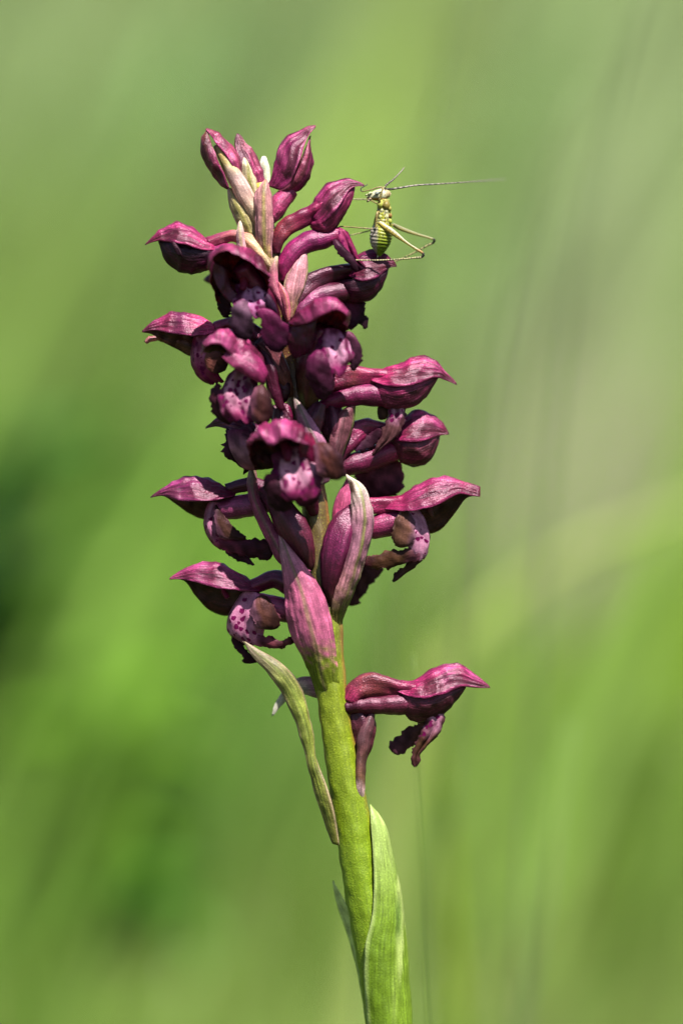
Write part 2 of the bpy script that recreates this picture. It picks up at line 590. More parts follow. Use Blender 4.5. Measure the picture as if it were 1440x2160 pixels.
def ground_material():
    m, nt = nodes_of("meadow_ground")
    L = nt.links.new
    tc = nd(nt, "ShaderNodeTexCoord")
    n1 = nd(nt, "ShaderNodeTexNoise")
    n1.inputs["Scale"].default_value = 0.12
    n1.inputs["Detail"].default_value = 6
    n2 = nd(nt, "ShaderNodeTexNoise")
    n2.inputs["Scale"].default_value = 1.7
    n2.inputs["Detail"].default_value = 5
    L(tc.outputs["Object"], n1.inputs["Vector"])
    L(tc.outputs["Object"], n2.inputs["Vector"])
    r1 = nd(nt, "ShaderNodeValToRGB")
    r1.color_ramp.elements[0].position = 0.35
    r1.color_ramp.elements[0].color = (0.035, 0.062, 0.010, 1)
    r1.color_ramp.elements[1].position = 0.65
    r1.color_ramp.elements[1].color = (0.065, 0.090, 0.022, 1)
    r2 = nd(nt, "ShaderNodeValToRGB")
    r2.color_ramp.elements[0].color = (0.05, 0.045, 0.02, 1)
    r2.color_ramp.elements[1].color = (0.075, 0.105, 0.022, 1)
    L(n1.outputs[0], r1.inputs[0])
    L(n2.outputs[0], r2.inputs[0])
    mx = nd(nt, "ShaderNodeMix", data_type='RGBA')
    mx.inputs[0].default_value = 0.4
    L(r1.outputs[0], mx.inputs[6])
    L(r2.outputs[0], mx.inputs[7])
    pr = nd(nt, "ShaderNodeBsdfPrincipled")
    pr.inputs["Roughness"].default_value = 0.9
    L(mx.outputs[2], pr.inputs["Base Color"])
    bm = nd(nt, "ShaderNodeBump")
    bm.inputs["Distance"].default_value = 1.0
    L(n2.outputs[0], bm.inputs["Height"])
    L(bm.outputs[0], pr.inputs["Normal"])
    o = nd(nt, "ShaderNodeOutputMaterial")
    L(pr.outputs[0], o.inputs["Surface"])
    return m


# ------------------------------------------------------------------ the meadow
def ground_z(x, y):
    """a meadow that rises as a grassy bank behind the orchid"""
    y = np.asarray(y, float)
    t = np.clip(y - 50.0, 0, 550)
    return 0.34 * t * t / (t + 110.0) + 1.0 * np.sin(np.asarray(x) * 0.03 + 0.6) * smooth(90, 300, y)


def make_ground():
    ys = np.concatenate([np.linspace(-30000, -200, 8), np.linspace(-120, 800, 70), np.geomspace(900, 40000, 20)])
    xs = np.concatenate([-np.geomspace(40000, 400, 14), np.linspace(-300, 300, 41), np.geomspace(400, 40000, 14)])
    X, Y = np.meshgrid(xs, ys)
    Z = ground_z(X, Y)
    V = np.stack([X, Y, Z], -1).reshape(-1, 3)
    ny, nx = X.shape
    i = np.arange(ny - 1)[:, None]
    j = np.arange(nx - 1)[None, :]
    a = (i * nx + j).ravel()
    Q = np.stack([a, a + 1, a + nx + 1, a + nx], 1)
    o = mesh_from("ground", V, Q, np.zeros((0, 3), int), {}, ground_material(), None, np.zeros(3))
    tag(o, kind='structure', label='green meadow ground rising as a bank under the grass')


make_ground()

# patches of different herbs and grasses in the meadow: x, y, rx, ry, colour, weight
PATCHES = [
    (-15.5, 112.0, 5.6, 24.0, (0.020, 0.070, 0.004), 1),
    (-7.5, 71.1, 3.3, 7.7, (0.020, 0.066, 0.004), 1),
    (-10.4, 93.0, 3.0, 6.1, (0.085, 0.22, 0.001), 1.0),
    (-11.9, 76.4, 1.9, 7.3, (0.075, 0.15, 0.006), 0.8),
    (-4.1, 91.7, 2.2, 12.8, (0.05, 0.105, 0.018), 0.7),
    (12.1, 159.4, 5.0, 36.7, (0.235, 0.225, 0.160), 0.6),
    (12.6, 97.8, 4.7, 16.9, (0.17, 0.26, 0.012), 0.9),
    (1.9, 222.2, 3.1, 64.5, (0.15, 0.205, 0.012), 0.8),
    (9.4, 83.2, 2.2, 5.7, (0.115, 0.155, 0.055), 0.6),
    (20.1, 243.0, 11.7, 31.7, (0.2, 0.235, 0.11), 0.8),
    (-20.0, 178.0, 6.8, 17.4, (0.155, 0.2, 0.045), 0.8),
    (-15.0, 220.5, 4.2, 32.8, (0.085, 0.155, 0.05), 0.7),
    (-10.0, 141.0, 3.0, 12.5, (0.14, 0.17, 0.06), 0.7),
    (-1.3, 65.3, 2.4, 6.9, (0.12, 0.18, 0.035), 0.6),
    (7.4, 178.0, 2.3, 32.6, (0.075, 0.14, 0.03), 0.6),
]


def field_colour(x, y):
    P = np.stack([x, y, np.zeros_like(x)], -1)
    n = N1(P, 38.0) * 0.5
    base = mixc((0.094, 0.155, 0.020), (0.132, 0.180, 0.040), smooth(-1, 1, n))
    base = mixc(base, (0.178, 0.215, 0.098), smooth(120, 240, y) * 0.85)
    for (px, py, rx, ry, c, wt) in PATCHES:
        g = np.exp(-(((x - px - 0.12 * (y - py)) / (1.35 * rx)) ** 2 + ((y - py) / (1.2 * ry)) ** 2)) * wt
        base = mixc(base, c, g)
    return base * np.array([0.99, 1.05, 1.10])


def blades(name, x, y, h, wid, col, lean, az, bend, parent=None, mat=None, facing=None):
    """curved tapering grass blades, all in one mesh"""
    n = len(x)
    z = ground_z(x, y)
    lv = np.array([0, 0.33, 0.66, 1.0])
    wl = np.array([1.0, 0.85, 0.55, 0.0])
    dx, dy = np.cos(az), np.sin(az)
    fa = rng.uniform(0, math.pi, n) if facing is None else facing
    sx, sy = np.cos(fa), np.sin(fa)
    V = np.zeros((n, 7, 3))
    C = np.zeros((n, 7, 4))
    C[..., 3] = 1
    k = 0
    for li, (t, w) in enumerate(zip(lv, wl)):
        r = h * (lean * t + bend * t * t)
        cx, cy, cz = x + dx * r, y + dy * r, z + h * t * np.sqrt(np.maximum(1 - (lean * 0.6 + bend * 0.7 * t) ** 2, 0.15))
        for sg in ((-1, 1) if li < 3 else (0,)):
            V[:, k, 0] = cx + sx * sg * wid * w / 2
            V[:, k, 1] = cy + sy * sg * wid * w / 2
            V[:, k, 2] = cz - (0.3 if li == 0 else 0)
            C[:, k, :3] = col * (0.9 + 0.2 * t)
            k += 1
    b = (np.arange(n) * 7)[:, None]
    Q = np.concatenate([b + np.array([[0, 1, 3, 2]]), b + np.array([[2, 3, 5, 4]])])
    T = b + np.array([[4, 5, 6]])
    return mesh_from(name, V.reshape(-1, 3), Q, T, {'Col': ('FLOAT_COLOR', np.clip(C.reshape(-1, 4), 0, 1))}, mat or M_GRASS, parent, np.zeros(3))


def make_meadow():
    xs, ys = [], []
    # density falls with distance; the strip the camera looks over is denser than the flanks
    def scatter(n, y0, y1, spread, pw=1.0):
        t = rng.random(n) ** pw
        y = y0 + (y1 - y0) * t
        x = rng.uniform(-1, 1, n) * spread * (y + 50) / 100.0
        xs.append(x)
        ys.append(y)
    scatter(9000, -70, 40, 60)
    scatter(16000, 25, 70, 34)
    scatter(60000, 60, 180, 30)
    scatter(45000, 180, 400, 30)
    scatter(45000, 40, 200, 95)
    scatter(40000, 180, 450, 95)
    x = np.concatenate(xs)
    y = np.concatenate(ys)
    n = len(x)
    far = smooth(100, 350, y)
    h = rng.uniform(3.5, 9.0, n)
    # the turf round the orchid is short
    h = np.where(y < 30, np.minimum(h, 5.0), h)
    wid = rng.uniform(0.25, 0.6, n) * (1 + 0.8 * far)
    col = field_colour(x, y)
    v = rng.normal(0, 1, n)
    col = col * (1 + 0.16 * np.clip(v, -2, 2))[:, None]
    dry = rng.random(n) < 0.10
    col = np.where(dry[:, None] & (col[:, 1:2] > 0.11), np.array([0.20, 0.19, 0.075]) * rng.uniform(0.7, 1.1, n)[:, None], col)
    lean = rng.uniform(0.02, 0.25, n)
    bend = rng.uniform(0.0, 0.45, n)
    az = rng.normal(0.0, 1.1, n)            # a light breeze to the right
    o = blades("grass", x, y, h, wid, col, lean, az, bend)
    tag(o, 'soft green meadow grass filling everything behind the orchid', 'grass', kind='stuff')


make_meadow()


def make_tall_grass():
    """taller blades behind the orchid, all leaning a little to the right"""
    n = 420
    y = 50 + 190 * rng.random(n)
    half = 0.107 * (y + 40)
    x = rng.uniform(-1, 1, n) * half * 1.7 - 4.0
    h = rng.uniform(12, 26, n)
    wid = rng.uniform(0.4, 1.1, n) * (0.7 + y / 180)
    col = field_colour(x, y) * np.exp(rng.normal(0.05, 0.55, n)).clip(0.25, 2.0)[:, None]
    lean = rng.normal(0.32, 0.07, n)
    bend = rng.uniform(0.0, 0.25, n)
    az = rng.normal(0.0, 0.25, n)
    o = blades("tall_grass", x, y, h, wid, col, lean, az, bend, facing=rng.normal(0, 0.6, n))
    tag(o, 'tall slanting grass blades blurred far behind the orchid', 'grass', kind='stuff')


make_tall_grass()


def make_dry_tuft():
    n = 80
    x = 7.0 + rng.normal(0, 2.2, n)
    y = 105 + rng.normal(0, 8, n)
    h = rng.uniform(14, 25, n)
    o = blades("dry_grass_tuft", x, y, h, rng.uniform(0.2, 0.42, n), mixc((0.27, 0.245, 0.19), (0.21, 0.19, 0.145), rng.random(n)), np.abs(rng.normal(0.22, 0.08, n)), rng.normal(0, 0.3, n), rng.uniform(0, 0.2, n), facing=rng.normal(0, 0.5, n))
    tag(o, 'greyish mauve tuft of dry grass standing behind the insect', 'grass tuft', kind='stuff')


make_dry_tuft()


def leaf_sheet(name, parent, base, tip, width, droop, col, fold=0.25):
    base, tip = np.array(base, float), np.array(tip, float)
    nu, nv = 14, 7
    u = np.linspace(0, 1, nu)
    ax = tip - base
    L_ = np.linalg.norm(ax)
    c = base + ax * u[:, None] + np.array([0, 0, 1.0]) * (droop * 4 * u * (1 - u))[:, None]
    sd = np.cross(ax / L_, [0, 0, 1.0])
    sd /= np.linalg.norm(sd)
    wd = width * np.sin(np.pi * u ** 0.8) ** 0.8
    s_ = np.linspace(-1, 1, nv)
    P = c[:, None, :] + sd * (s_[None, :] * wd[:, None] / 2)[..., None] + np.array([0, 0, 1.0]) * (fold * wd[:, None] * np.abs(s_)[None, :])[..., None]
    V = np.concatenate([P.reshape(-1, 3), P.reshape(-1, 3) - np.array([0, 0, 0.03])])
    i = np.arange(nu - 1)[:, None]
    j = np.arange(nv - 1)[None, :]
    a = (i * nv + j).ravel()
    Q = np.stack([a, a + 1, a + nv + 1, a + nv], 1)
    Q = np.concatenate([Q, Q[:, ::-1] + nu * nv])
    C = np.tile(np.array([*col, 1.0]), (len(V), 1))
    return mesh_from(name, V, Q, np.zeros((0, 3), int), {'Col': ('FLOAT_COLOR', C)}, M_GRASS, parent, base)


def herb(loc, n, height, length, width, col_top, col_low, label, seed):
    r = np.random.default_rng(seed)
    root = empty("meadow_herb", (loc[0], loc[1], float(ground_z(np.array(loc[0]), np.array(loc[1])))))
    tag(root, label, 'herb', 'broad-leaved herbs in the meadow')
    z0 = root.location.z
    for k in range(n):
        t = (k + 0.5) / n
        a = k * 2.4 + r.uniform(-0.4, 0.4)
        b = (loc[0] + r.normal(0, 0.3), loc[1] + r.normal(0, 0.3), z0 + height * t * 0.85)
        l = length * r.uniform(0.7, 1.15)
        e = (b[0] + math.cos(a) * l, b[1] + math.sin(a) * l, b[2] + l * r.uniform(0.0, 0.6))
        col = tuple(np.array(col_low) * (1 - t) + np.array(col_top) * t)  # leaf colour brightens upward, painting in sunlit tops over darker lower leaves
        leaf_sheet("leaf", root, b, e, width * r.uniform(0.8, 1.2), length * 0.12, col)
    V, Q = [], []
    for i in range(6):
        for j in range(8):
            an = j * math.pi / 4
            V.append((loc[0] + 0.12 * math.cos(an), loc[1] + 0.12 * math.sin(an), z0 - 0.3 + (height * 0.95 + 0.3) * i / 5))
    for i in range(5):
        for j in range(8):
            Q.append([i * 8 + j, i * 8 + (j + 1) % 8, i * 8 + 8 + (j + 1) % 8, i * 8 + 8 + j])
    V = np.array(V)
    mesh_from("stalk", V, np.array(Q), np.zeros((0, 3), int), {'Col': ('FLOAT_COLOR', np.tile(np.array([*col_low, 1.0]), (len(V), 1)))}, M_GRASS, root, V[0])


herb((-8.2, 64), 30, 14.0, 4.2, 2.4, (0.066, 0.150, 0.002), (0.045, 0.110, 0.004), 'bright green broad-leaved herb beside the dark clump, below the flowers', 3)
herb((-12.0, 72), 30, 22.0, 5.0, 2.8, (0.022, 0.080, 0.005), (0.020, 0.072, 0.004), 'dark green herb clump behind the lowest leftward flowers', 4)
herb((-6.6, 58), 22, 9.0, 4.0, 2.2, (0.036, 0.105, 0.007), (0.034, 0.095, 0.006), 'dark low herb in the shaded corner beside the stem', 5)



# ------------------------------------------------------------------ the orchid: colours
PINK = (0.300, 0.062, 0.150)
ROSE = (0.240, 0.026, 0.085)
MAG = (0.150, 0.012, 0.052)
DMAG = (0.070, 0.007, 0.026)
PLUM = (0.036, 0.007, 0.018)
VELV = (0.012, 0.004, 0.008)
OLIVE = (0.050, 0.036, 0.012)
BROWN = (0.085, 0.050, 0.026)
WHT = (0.42, 0.30, 0.35)
CREAM = (0.42, 0.36, 0.22)
GRN = (0.105, 0.135, 0.012)
PALEG = (0.24, 0.28, 0.13)
LILAC = (0.24, 0.105, 0.165)


def c_flat(c, var=0.12, scale=40):
    def f(u, v, s, P):
        return np.asarray(c) * (1 + var * N2(P, scale))[..., None]
    return f


def c_hood(base=ROSE, top=PINK, tip=MAG, inner=OLIVE, inner2=None, stripe=0.5, edge=None):
    """colour of a hood: crown paled with painted highlights, darker beak, three dusky veins, inner face of its own colour"""
    def f(u, v, s, P):
        a = np.abs(v - 0.5) * 2
        c = mixc(base, top, smooth(0.10, 0.55, u) * (0.55 + 0.45 * N1(P, 70)).clip(0, 1))
        c = mixc(c, tip, smooth(0.78, 1.0, u) * 0.8)
        wob = 0.05 * N1(P, 90)
        vein = np.exp(-((a - 0.03) / 0.05) ** 2) + np.exp(-((a - 0.36 - wob) / 0.045) ** 2) + 0.8 * np.exp(-((a - 0.66 + wob) / 0.05) ** 2)
        vein = vein + 0.45 * smooth(0.5, 0.95, np.sin(a * 46 + 2.0 * N1(P, 50)))
        dusk = np.asarray(DMAG) + np.array([0.012, 0.022, 0.0])
        c = mixc(c, dusk, vein.clip(0, 1) * stripe * 1.3 * (0.35 + 0.65 * smooth(0.12, 0.45, u)))
        c = mixc(c, dusk, np.clip(0.85 * smooth(0.40, 0.72, a + 0.10 * N1(P, 60)) * smooth(0.98, 0.88, a) * smooth(0.10, 0.4, u) * stripe * 1.9, 0, 0.85))
        c = mixc(c, np.asarray(top) * 1.25, 0.45 * np.exp(-((a - 0.20) / 0.13) ** 2) * smooth(0.2, 0.5, u) * smooth(0.95, 0.7, u))  # pink highlight beside the ridge, painted into the colour
        c = mixc(c, np.asarray(top) * 1.15, 0.6 * smooth(0.9, 1.0, a))
        if edge is not None:
            c = mixc(c, edge, smooth(0.86, 1.0, a) * 0.7)
        ci = mixc(inner, inner2 if inner2 is not None else inner, smooth(0.2, 0.8, u))
        ci = ci * (1 + 0.25 * N2(P, 22))[..., None]
        return np.where((s > 0)[..., None], c, ci)
    return f


def c_sepal(base=ROSE, low=PINK, dark=DMAG, inner=OLIVE, k=0.6):
    def f(u, v, s, P):
        c = mixc(base, low, smooth(0.35, 0.9, v))
        vein = 0.5 + 0.5 * np.sin(v * 15 + u * 2 + N1(P, 60))
        c = mixc(c, dark, np.clip(1.35 * k * vein ** 1.5, 0, 0.92) * smooth(0.05, 0.4, u))
        c = mixc(c, dark, 0.5 * smooth(0.25, 0.0, v))
        return np.where((s > 0)[..., None], c, np.asarray(inner) * (1 + 0.2 * N2(P, 22))[..., None])
    return f


def c_grad(c0, c1, a=0.2, b=0.8, axis='u', var=0.12, inner=None):
    def f(u, v, s, P):
        c = mixc(c0, c1, smooth(a, b, u if axis == 'u' else v)) * (1 + var * N2(P, 30))[..., None]
        if inner is not None:
            c = np.where((s > 0)[..., None], c, np.asarray(inner))
        return c
    return f


def c_multi(stops, axis='u', var=0.1):
    xs = [q[0] for q in stops]
    cs = np.array([q[1] for q in stops], float)

    def f(u, v, s, P):
        t = u if axis == 'u' else v
        t = t + 0.03 * N1(P, 40)
        c = np.stack([np.interp(t, xs, cs[:, i]) for i in range(3)], -1)
        return c * (1 + var * N2(P, 28))[..., None]
    return f


def c_bract(body=LILAC, rib=(0.075, 0.095, 0.030), tipc=None, basec=None, edge=None, b0=0.6, b1=0.95, ribw=0.12, inner=None):
    """bract: coloured blade with a greenish midrib; u runs from tip to base"""
    def f(u, v, s, P):
        a = np.abs(v - 0.5) * 2
        c = np.asarray(body) * (1 + 0.16 * N1(P, 44))[..., None]
        if tipc is not None:
            c = mixc(c, tipc, smooth(0.35, 0.0, u))
        if basec is not None:
            c = mixc(c, basec, smooth(b0, b1, u + 0.03 * N2(P, 20)))
        if edge is not None:
            c = mixc(c, edge, smooth(0.6, 1.0, a))
        c = mixc(c, rib, np.exp(-((a) / ribw) ** 2) * 0.85)
        if inner is not None:
            c = np.where((s > 0)[..., None], c, np.asarray(inner))
        return c
    return f


def c_lip(stops, edge=(0.16, 0.012, 0.06), e0=0.45, e1=0.95, blot=0.2):
    base = c_multi(stops)

    def f(u, v, s, P):
        c = base(u, v, s, P)
        a = np.abs(v - 0.5) * 2
        c = mixc(c, edge, smooth(e0, e1, a + 0.30 * N1(P, 30)) * 0.95)
        c = mixc(c, edge, 0.8 * smooth(0.34, 0.0, u + 0.10 * N2(P, 26)) * smooth(0.0, 0.25, np.abs(a - 0.35)))
        c = mixc(c, edge, blot * smooth(0.35, 1.1, N3(P, 26)))
        return np.where((s > 0)[..., None], c, np.asarray(edge) * 0.6)
    return f


def c_side(join, mid, end, flip=False, rim=None):
    def f(u, v, s, P):
        t = (1 - v if flip else v) + 0.06 * N1(P, 30)
        c = mixc(join, mid, smooth(0.0, 0.42, t))
        c = mixc(c, end, smooth(0.4, 0.95, t))
        if rim is not None:
            c = mixc(c, rim, smooth(0.90, 1.0, t))
        c = mixc(c, np.asarray(end) * 0.8, 0.5 * smooth(0.6, 1.0, u))
        return c * 0.55
    return f


def c_lobe(cf):
    def f(u, v, s, P):
        c = cf(u, v, s, P)
        a = np.abs(v - 0.5) * 2
        k = 0.72 * (1 + 0.30 * N1(P, 30)).clip(0.5, 1.5)
        c = c * k[..., None]
        return mixc(c, c * 1.4 + np.array([0.015, 0.007, 0.010]), smooth(0.9, 1.0, a))
    return f


def c_bib(stops):
    return c_lip(stops, edge=(0.055, 0.006, 0.026), e0=0.34, e1=0.70, blot=0.1)


def m_spots(u0=0.0, u1=0.7, v0=0.0, v1=1.0):
    def f(u, v, s, P):
        return ((u > u0) & (u < u1) & (v > v0) & (v < v1)).astype(float)
    return f


# ------------------------------------------------------------------ the orchid: stem
STEM = [(835, 2900, 20, 47), (832, 2500, 10, 47), (815, 2160, 4, 46), (790, 2000, 0, 45), (761, 1850, 0, 43), (737, 1700, 0, 42), (713, 1560, 0, 40), (696, 1430, 0, 38),
        (689, 1300, 0, 34), (672, 1150, 0, 31), (654, 1000, 0, 29), (628, 850, 0, 27), (602, 700, 0, 25), (578, 560, 0, 22),
        (560, 450, 0, 18), (548, 385, 0, 11)]
foot = W(np.array([835.0, 2900.0, 20.0]))
base_pt = Vector((foot[0] + 0.1, foot[1] - 0.4, 0.0))
orchid = empty("orchid", base_pt)
tag(orchid, 'single wild orchid spike of dark purple hooded flowers on a green stem', 'orchid')


def stem_colour(u, v, s, P):
    y = P[..., 1]
    c = mixc((0.092, 0.118, 0.010), (0.082, 0.130, 0.008), smooth(1450, 1900, y))
    up = smooth(1500, 1150, y + 60 * N1(P, 60))
    c = mixc(c, (0.058, 0.032, 0.050), up * 0.9)
    c = mixc(c, (0.055, 0.016, 0.020), smooth(1080, 960, y) * smooth(520, 640, y) * 0.9)
    # reddish flush along both flanks
    sidex = np.abs(np.cos(v * 2 * math.pi))
    c = mixc(c, (0.14, 0.055, 0.045), smooth(0.80, 1.0, sidex) * smooth(1900, 1500, y) * 0.75)
    c = mixc(c, (0.30, 0.26, 0.13), smooth(560, 430, y) * 0.8)
    return c


st3 = [p[:3] for p in STEM]
# below the picture the stem straightens and runs down to the soil
inv_foot = []
path_w = None
g = g_tube(st3, [p[3] for p in STEM], nu=230, nv=30, ridge=0.035, nr=5, twist=5.0)
stem = build("stem", [(g, stem_colour, {'rough': 0.9})], M_STEM, orchid)


def stem_foot():
    """the lowest piece of the stem and two basal leaves, hidden below the picture"""
    top = foot
    n, m = 10, 20
    V = []
    for i in range(n):
        t = i / (n - 1)
        c = np.array([top[0] + 0.12 * t, top[1] - 0.4 * t, top[2] * (1 - t) - 0.4 * t + 0.3 * (1 - t)])
        for j in range(m):
            a = 2 * math.pi * j / m
            V.append(c + np.array([math.cos(a), math.sin(a), 0]) * 0.272)
    V = np.array(V)
    Q = [[i * m + j, i * m + (j + 1) % m, (i + 1) * m + (j + 1) % m, (i + 1) * m + j] for i in range(n - 1) for j in range(m)]
    C = np.tile(np.array([0.08, 0.125, 0.01, 1.0]), (len(V), 1))
    mesh_from("stem_foot", V, np.array(Q), np.zeros((0, 3), int), {'Col': ('FLOAT_COLOR', C), 'grain': ('FLOAT_VECTOR', V), 'spots': ('FLOAT', np.zeros(len(V)))}, M_STEM, orchid, V[0])


stem_foot()


# ------------------------------------------------------------------ the orchid: leaves and bracts
def sheath_colour(u, v, s, P):
    y = P[..., 1]
    c = mixc((0.19, 0.25, 0.11), (0.105, 0.165, 0.020), smooth(1720, 1960, y))
    c = mixc(c, (0.075, 0.125, 0.010), smooth(0.62, 0.15, v) * smooth(1880, 2000, y))
    stre = smooth(-0.2, 0.9, N1(P * np.array([2.2, 0.22, 1]), 60))
    c = mixc(c, (0.42, 0.47, 0.30), stre * smooth(0.25, 0.55, v) * smooth(0.95, 0.75, v) * 0.55)
    c = mixc(c, (0.30, 0.36, 0.22), np.exp(-((v - 0.01) / 0.025) ** 2))
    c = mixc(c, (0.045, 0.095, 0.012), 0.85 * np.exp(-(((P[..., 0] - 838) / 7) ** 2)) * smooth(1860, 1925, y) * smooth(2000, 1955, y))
    return np.where((s > 0)[..., None], c, np.array([0.12, 0.18, 0.03]))


build("stem_leaf", [(g_patch([
    [(780, 1697, -4), (781, 1697, -4), (782, 1698, 0), (783, 1699, 6), (782, 1700, 10)],
    [(781, 1730, -18), (792, 1728, -16), (804, 1732, -4), (806, 1736, 14), (800, 1740, 26)],
    [(786, 1800, -32), (804, 1800, -30), (822, 1800, -10), (824, 1800, 18), (812, 1800, 40)],
    [(788, 1870, -42), (812, 1870, -40), (836, 1870, -14), (840, 1870, 18), (824, 1870, 46)],
    [(783, 1940, -50), (815, 1940, -48), (846, 1940, -16), (850, 1940, 18), (832, 1940, 50)],
    [(771, 1990, -54), (812, 1990, -54), (850, 1990, -20), (855, 1990, 18), (836, 1990, 50)],
    [(768, 2050, -52), (812, 2050, -56), (852, 2050, -22), (859, 2050, 18), (840, 2050, 50)],
    [(770, 2110, -46), (815, 2110, -56), (856, 2110, -22), (863, 2110, 18), (845, 2110, 50)],
    [(776, 2170, -40), (820, 2170, -56), (860, 2170, -22), (867, 2170, 18), (848, 2170, 50)],
    [(782, 2330, -36), (830, 2330, -54), (868, 2330, -22), (874, 2330, 18), (852, 2330, 46)],
], nu=80, nv=30), sheath_colour, {'nrib': 60, 'rib': 0.5, 'th': 6})], M_LEAF, orchid)

build("stem_leaf", [(g_patch([
    [(701, 1858, 60), (702, 1858, 60), (703, 1859, 60)],
    [(708, 1900, 56), (716, 1898, 52), (724, 1896, 44)],
    [(728, 1960, 52), (740, 1950, 46), (752, 1940, 38)],
    [(746, 2020, 48), (760, 2015, 40), (774, 2010, 32)],
    [(760, 2090, 40), (774, 2090, 34), (790, 2090, 28)],
    [(773, 2180, 34), (790, 2180, 34), (805, 2180, 28)]], nu=40, nv=12), c_grad((0.36, 0.42, 0.24), (0.30, 0.38, 0.16)), {'th': 4})], M_LEAF, orchid)

# the long curved bract low on the stem
build("bract", [(g_patch([
    [(513, 1352, -22), (515, 1354, -24), (517, 1354, -22)],
    [(532, 1385, -26), (542, 1378, -28), (553, 1374, -22)],
    [(563, 1418, -24), (577, 1408, -30), (592, 1397, -20)],
    [(588, 1452, -20), (608, 1442, -28), (626, 1432, -14)],
    [(612, 1500, -18), (630, 1492, -26), (648, 1486, -8)],
    [(632, 1552, -18), (645, 1545, -26), (659, 1540, -8)],
    [(648, 1610, -18), (658, 1605, -26), (668, 1600, -18)],
    [(662, 1670, -18), (675, 1664, -30), (688, 1655, -34)],
    [(680, 1725, -22), (692, 1720, -36), (704, 1710, -44)],
    [(700, 1780, -34), (708, 1782, -40), (716, 1784, -40)]], nu=70, nv=16),
    c_bract(body=(0.125, 0.165, 0.030), rib=(0.060, 0.095, 0.008), tipc=(0.19, 0.16, 0.12), basec=(0.100, 0.115, 0.020), edge=(0.20, 0.165, 0.10), b0=0.5, b1=0.95), {'nrib': 30, 'rib': 0.5})], M_BRACT, orchid)
build("bract", [(g_lens([(573, 1512), (578, 1488), (592, 1464), (612, 1440), (640, 1427), (690, 1436), (690, 1476), (625, 1462), (596, 1486), (580, 1506)], 5, d=[40, 34, 24], bulge=6),
                 c_multi([(0, (0.36, 0.40, 0.34)), (0.5, (0.32, 0.34, 0.26)), (0.75, (0.26, 0.13, 0.2)), (1, (0.2, 0.16, 0.12))]))], M_BRACT, orchid)

# the large pink bract in front of the stem
build("bract", [(g_patch([
    [(587, 1127, -40), (588, 1126, -40), (589, 1127, -40)],
    [(590, 1160, -44), (599, 1150, -52), (613, 1156, -44)],
    [(595, 1210, -46), (618, 1196, -62), (644, 1194, -48)],
    [(600, 1262, -44), (637, 1250, -68), (675, 1240, -46)],
    [(605, 1312, -38), (648, 1306, -68), (697, 1300, -40)],
    [(622, 1360, -34), (657, 1358, -60), (707, 1360, -32)],
    [(644, 1402, -20), (666, 1402, -42), (713, 1410, -30)],
    [(656, 1432, -8), (672, 1434, -31), (716, 1444, -27)],
    [(668, 1470, -4), (684, 1474, -20), (722, 1480, -8)]], nu=70, nv=28),
    c_bract(body=(0.285, 0.075, 0.155), rib=(0.105, 0.095, 0.040), tipc=(0.30, 0.16, 0.22), basec=(0.082, 0.120, 0.006), b0=0.60, b1=0.80, ribw=0.09, inner=ROSE), {'nrib': 46, 'rib': 0.6})], M_BRACT, orchid)

# the pale bract right of the stem, with a brown slit


def pale_bract_colour(u, v, s, P):
    c = c_bract(body=(0.23, 0.105, 0.160), rib=(0.10, 0.14, 0.015), tipc=(0.46, 0.46, 0.40), basec=(0.085, 0.085, 0.015), b0=0.55, b1=0.9, ribw=0.10)(u, v, s, P)
    c = mixc(c, (0.20, 0.09, 0.10), smooth(0.45, 0.65, u) * smooth(0.92, 0.7, u) * smooth(0.9, 0.1, v) * 0.7)
    c = mixc(c, (0.10, 0.13, 0.015), smooth(0.62, 0.95, v) * smooth(0.4, 0.75, u) * 0.8)
    c = mixc(c, (0.46, 0.44, 0.42), smooth(0.93, 1.0, v) * smooth(0.75, 0.4, u) * 0.8)  # sunlit look of the right rim, painted into the colour
    x, y = P[..., 0], P[..., 1]
    sl = np.exp(-(((x - 741 - (y - 1020) * 0.22) / 5) ** 2)) * smooth(1008, 1018, y) * smooth(1050, 1034, y)
    c = mixc(c, (0.06, 0.028, 0.015), sl.clip(0, 1))
    return c


build("bract", [(g_patch([
    [(729, 1002, -30), (730, 1001, -30), (732, 1002, -30)],
    [(738, 1035, -38), (750, 1022, -44), (768, 1028, -30)],
    [(740, 1075, -42), (760, 1068, -56), (784, 1072, -26)],
    [(736, 1118, -44), (760, 1115, -62), (788, 1112, -26)],
    [(728, 1160, -44), (752, 1160, -62), (776, 1162, -24)],
    [(716, 1205, -42), (738, 1208, -56), (760, 1214, -20)],
    [(702, 1255, -38), (722, 1258, -48), (744, 1260, -14)],
    [(697, 1296, -29), (712, 1300, -27), (724, 1304, -2)],
    [(702, 1334, -18), (710, 1336, -12), (718, 1338, 4)]], nu=70, nv=24), pale_bract_colour, {'nrib': 36, 'rib': 0.7})], M_BRACT, orchid)
build("bract", [(g_lens([(737, 1000), (725, 1020), (708, 1050), (700, 1100), (712, 1150), (735, 1140), (748, 1090), (748, 1040)], 4, d=24, bulge=12), c_grad(PINK, ROSE, 0.2, 0.8))], M_BRACT, orchid)

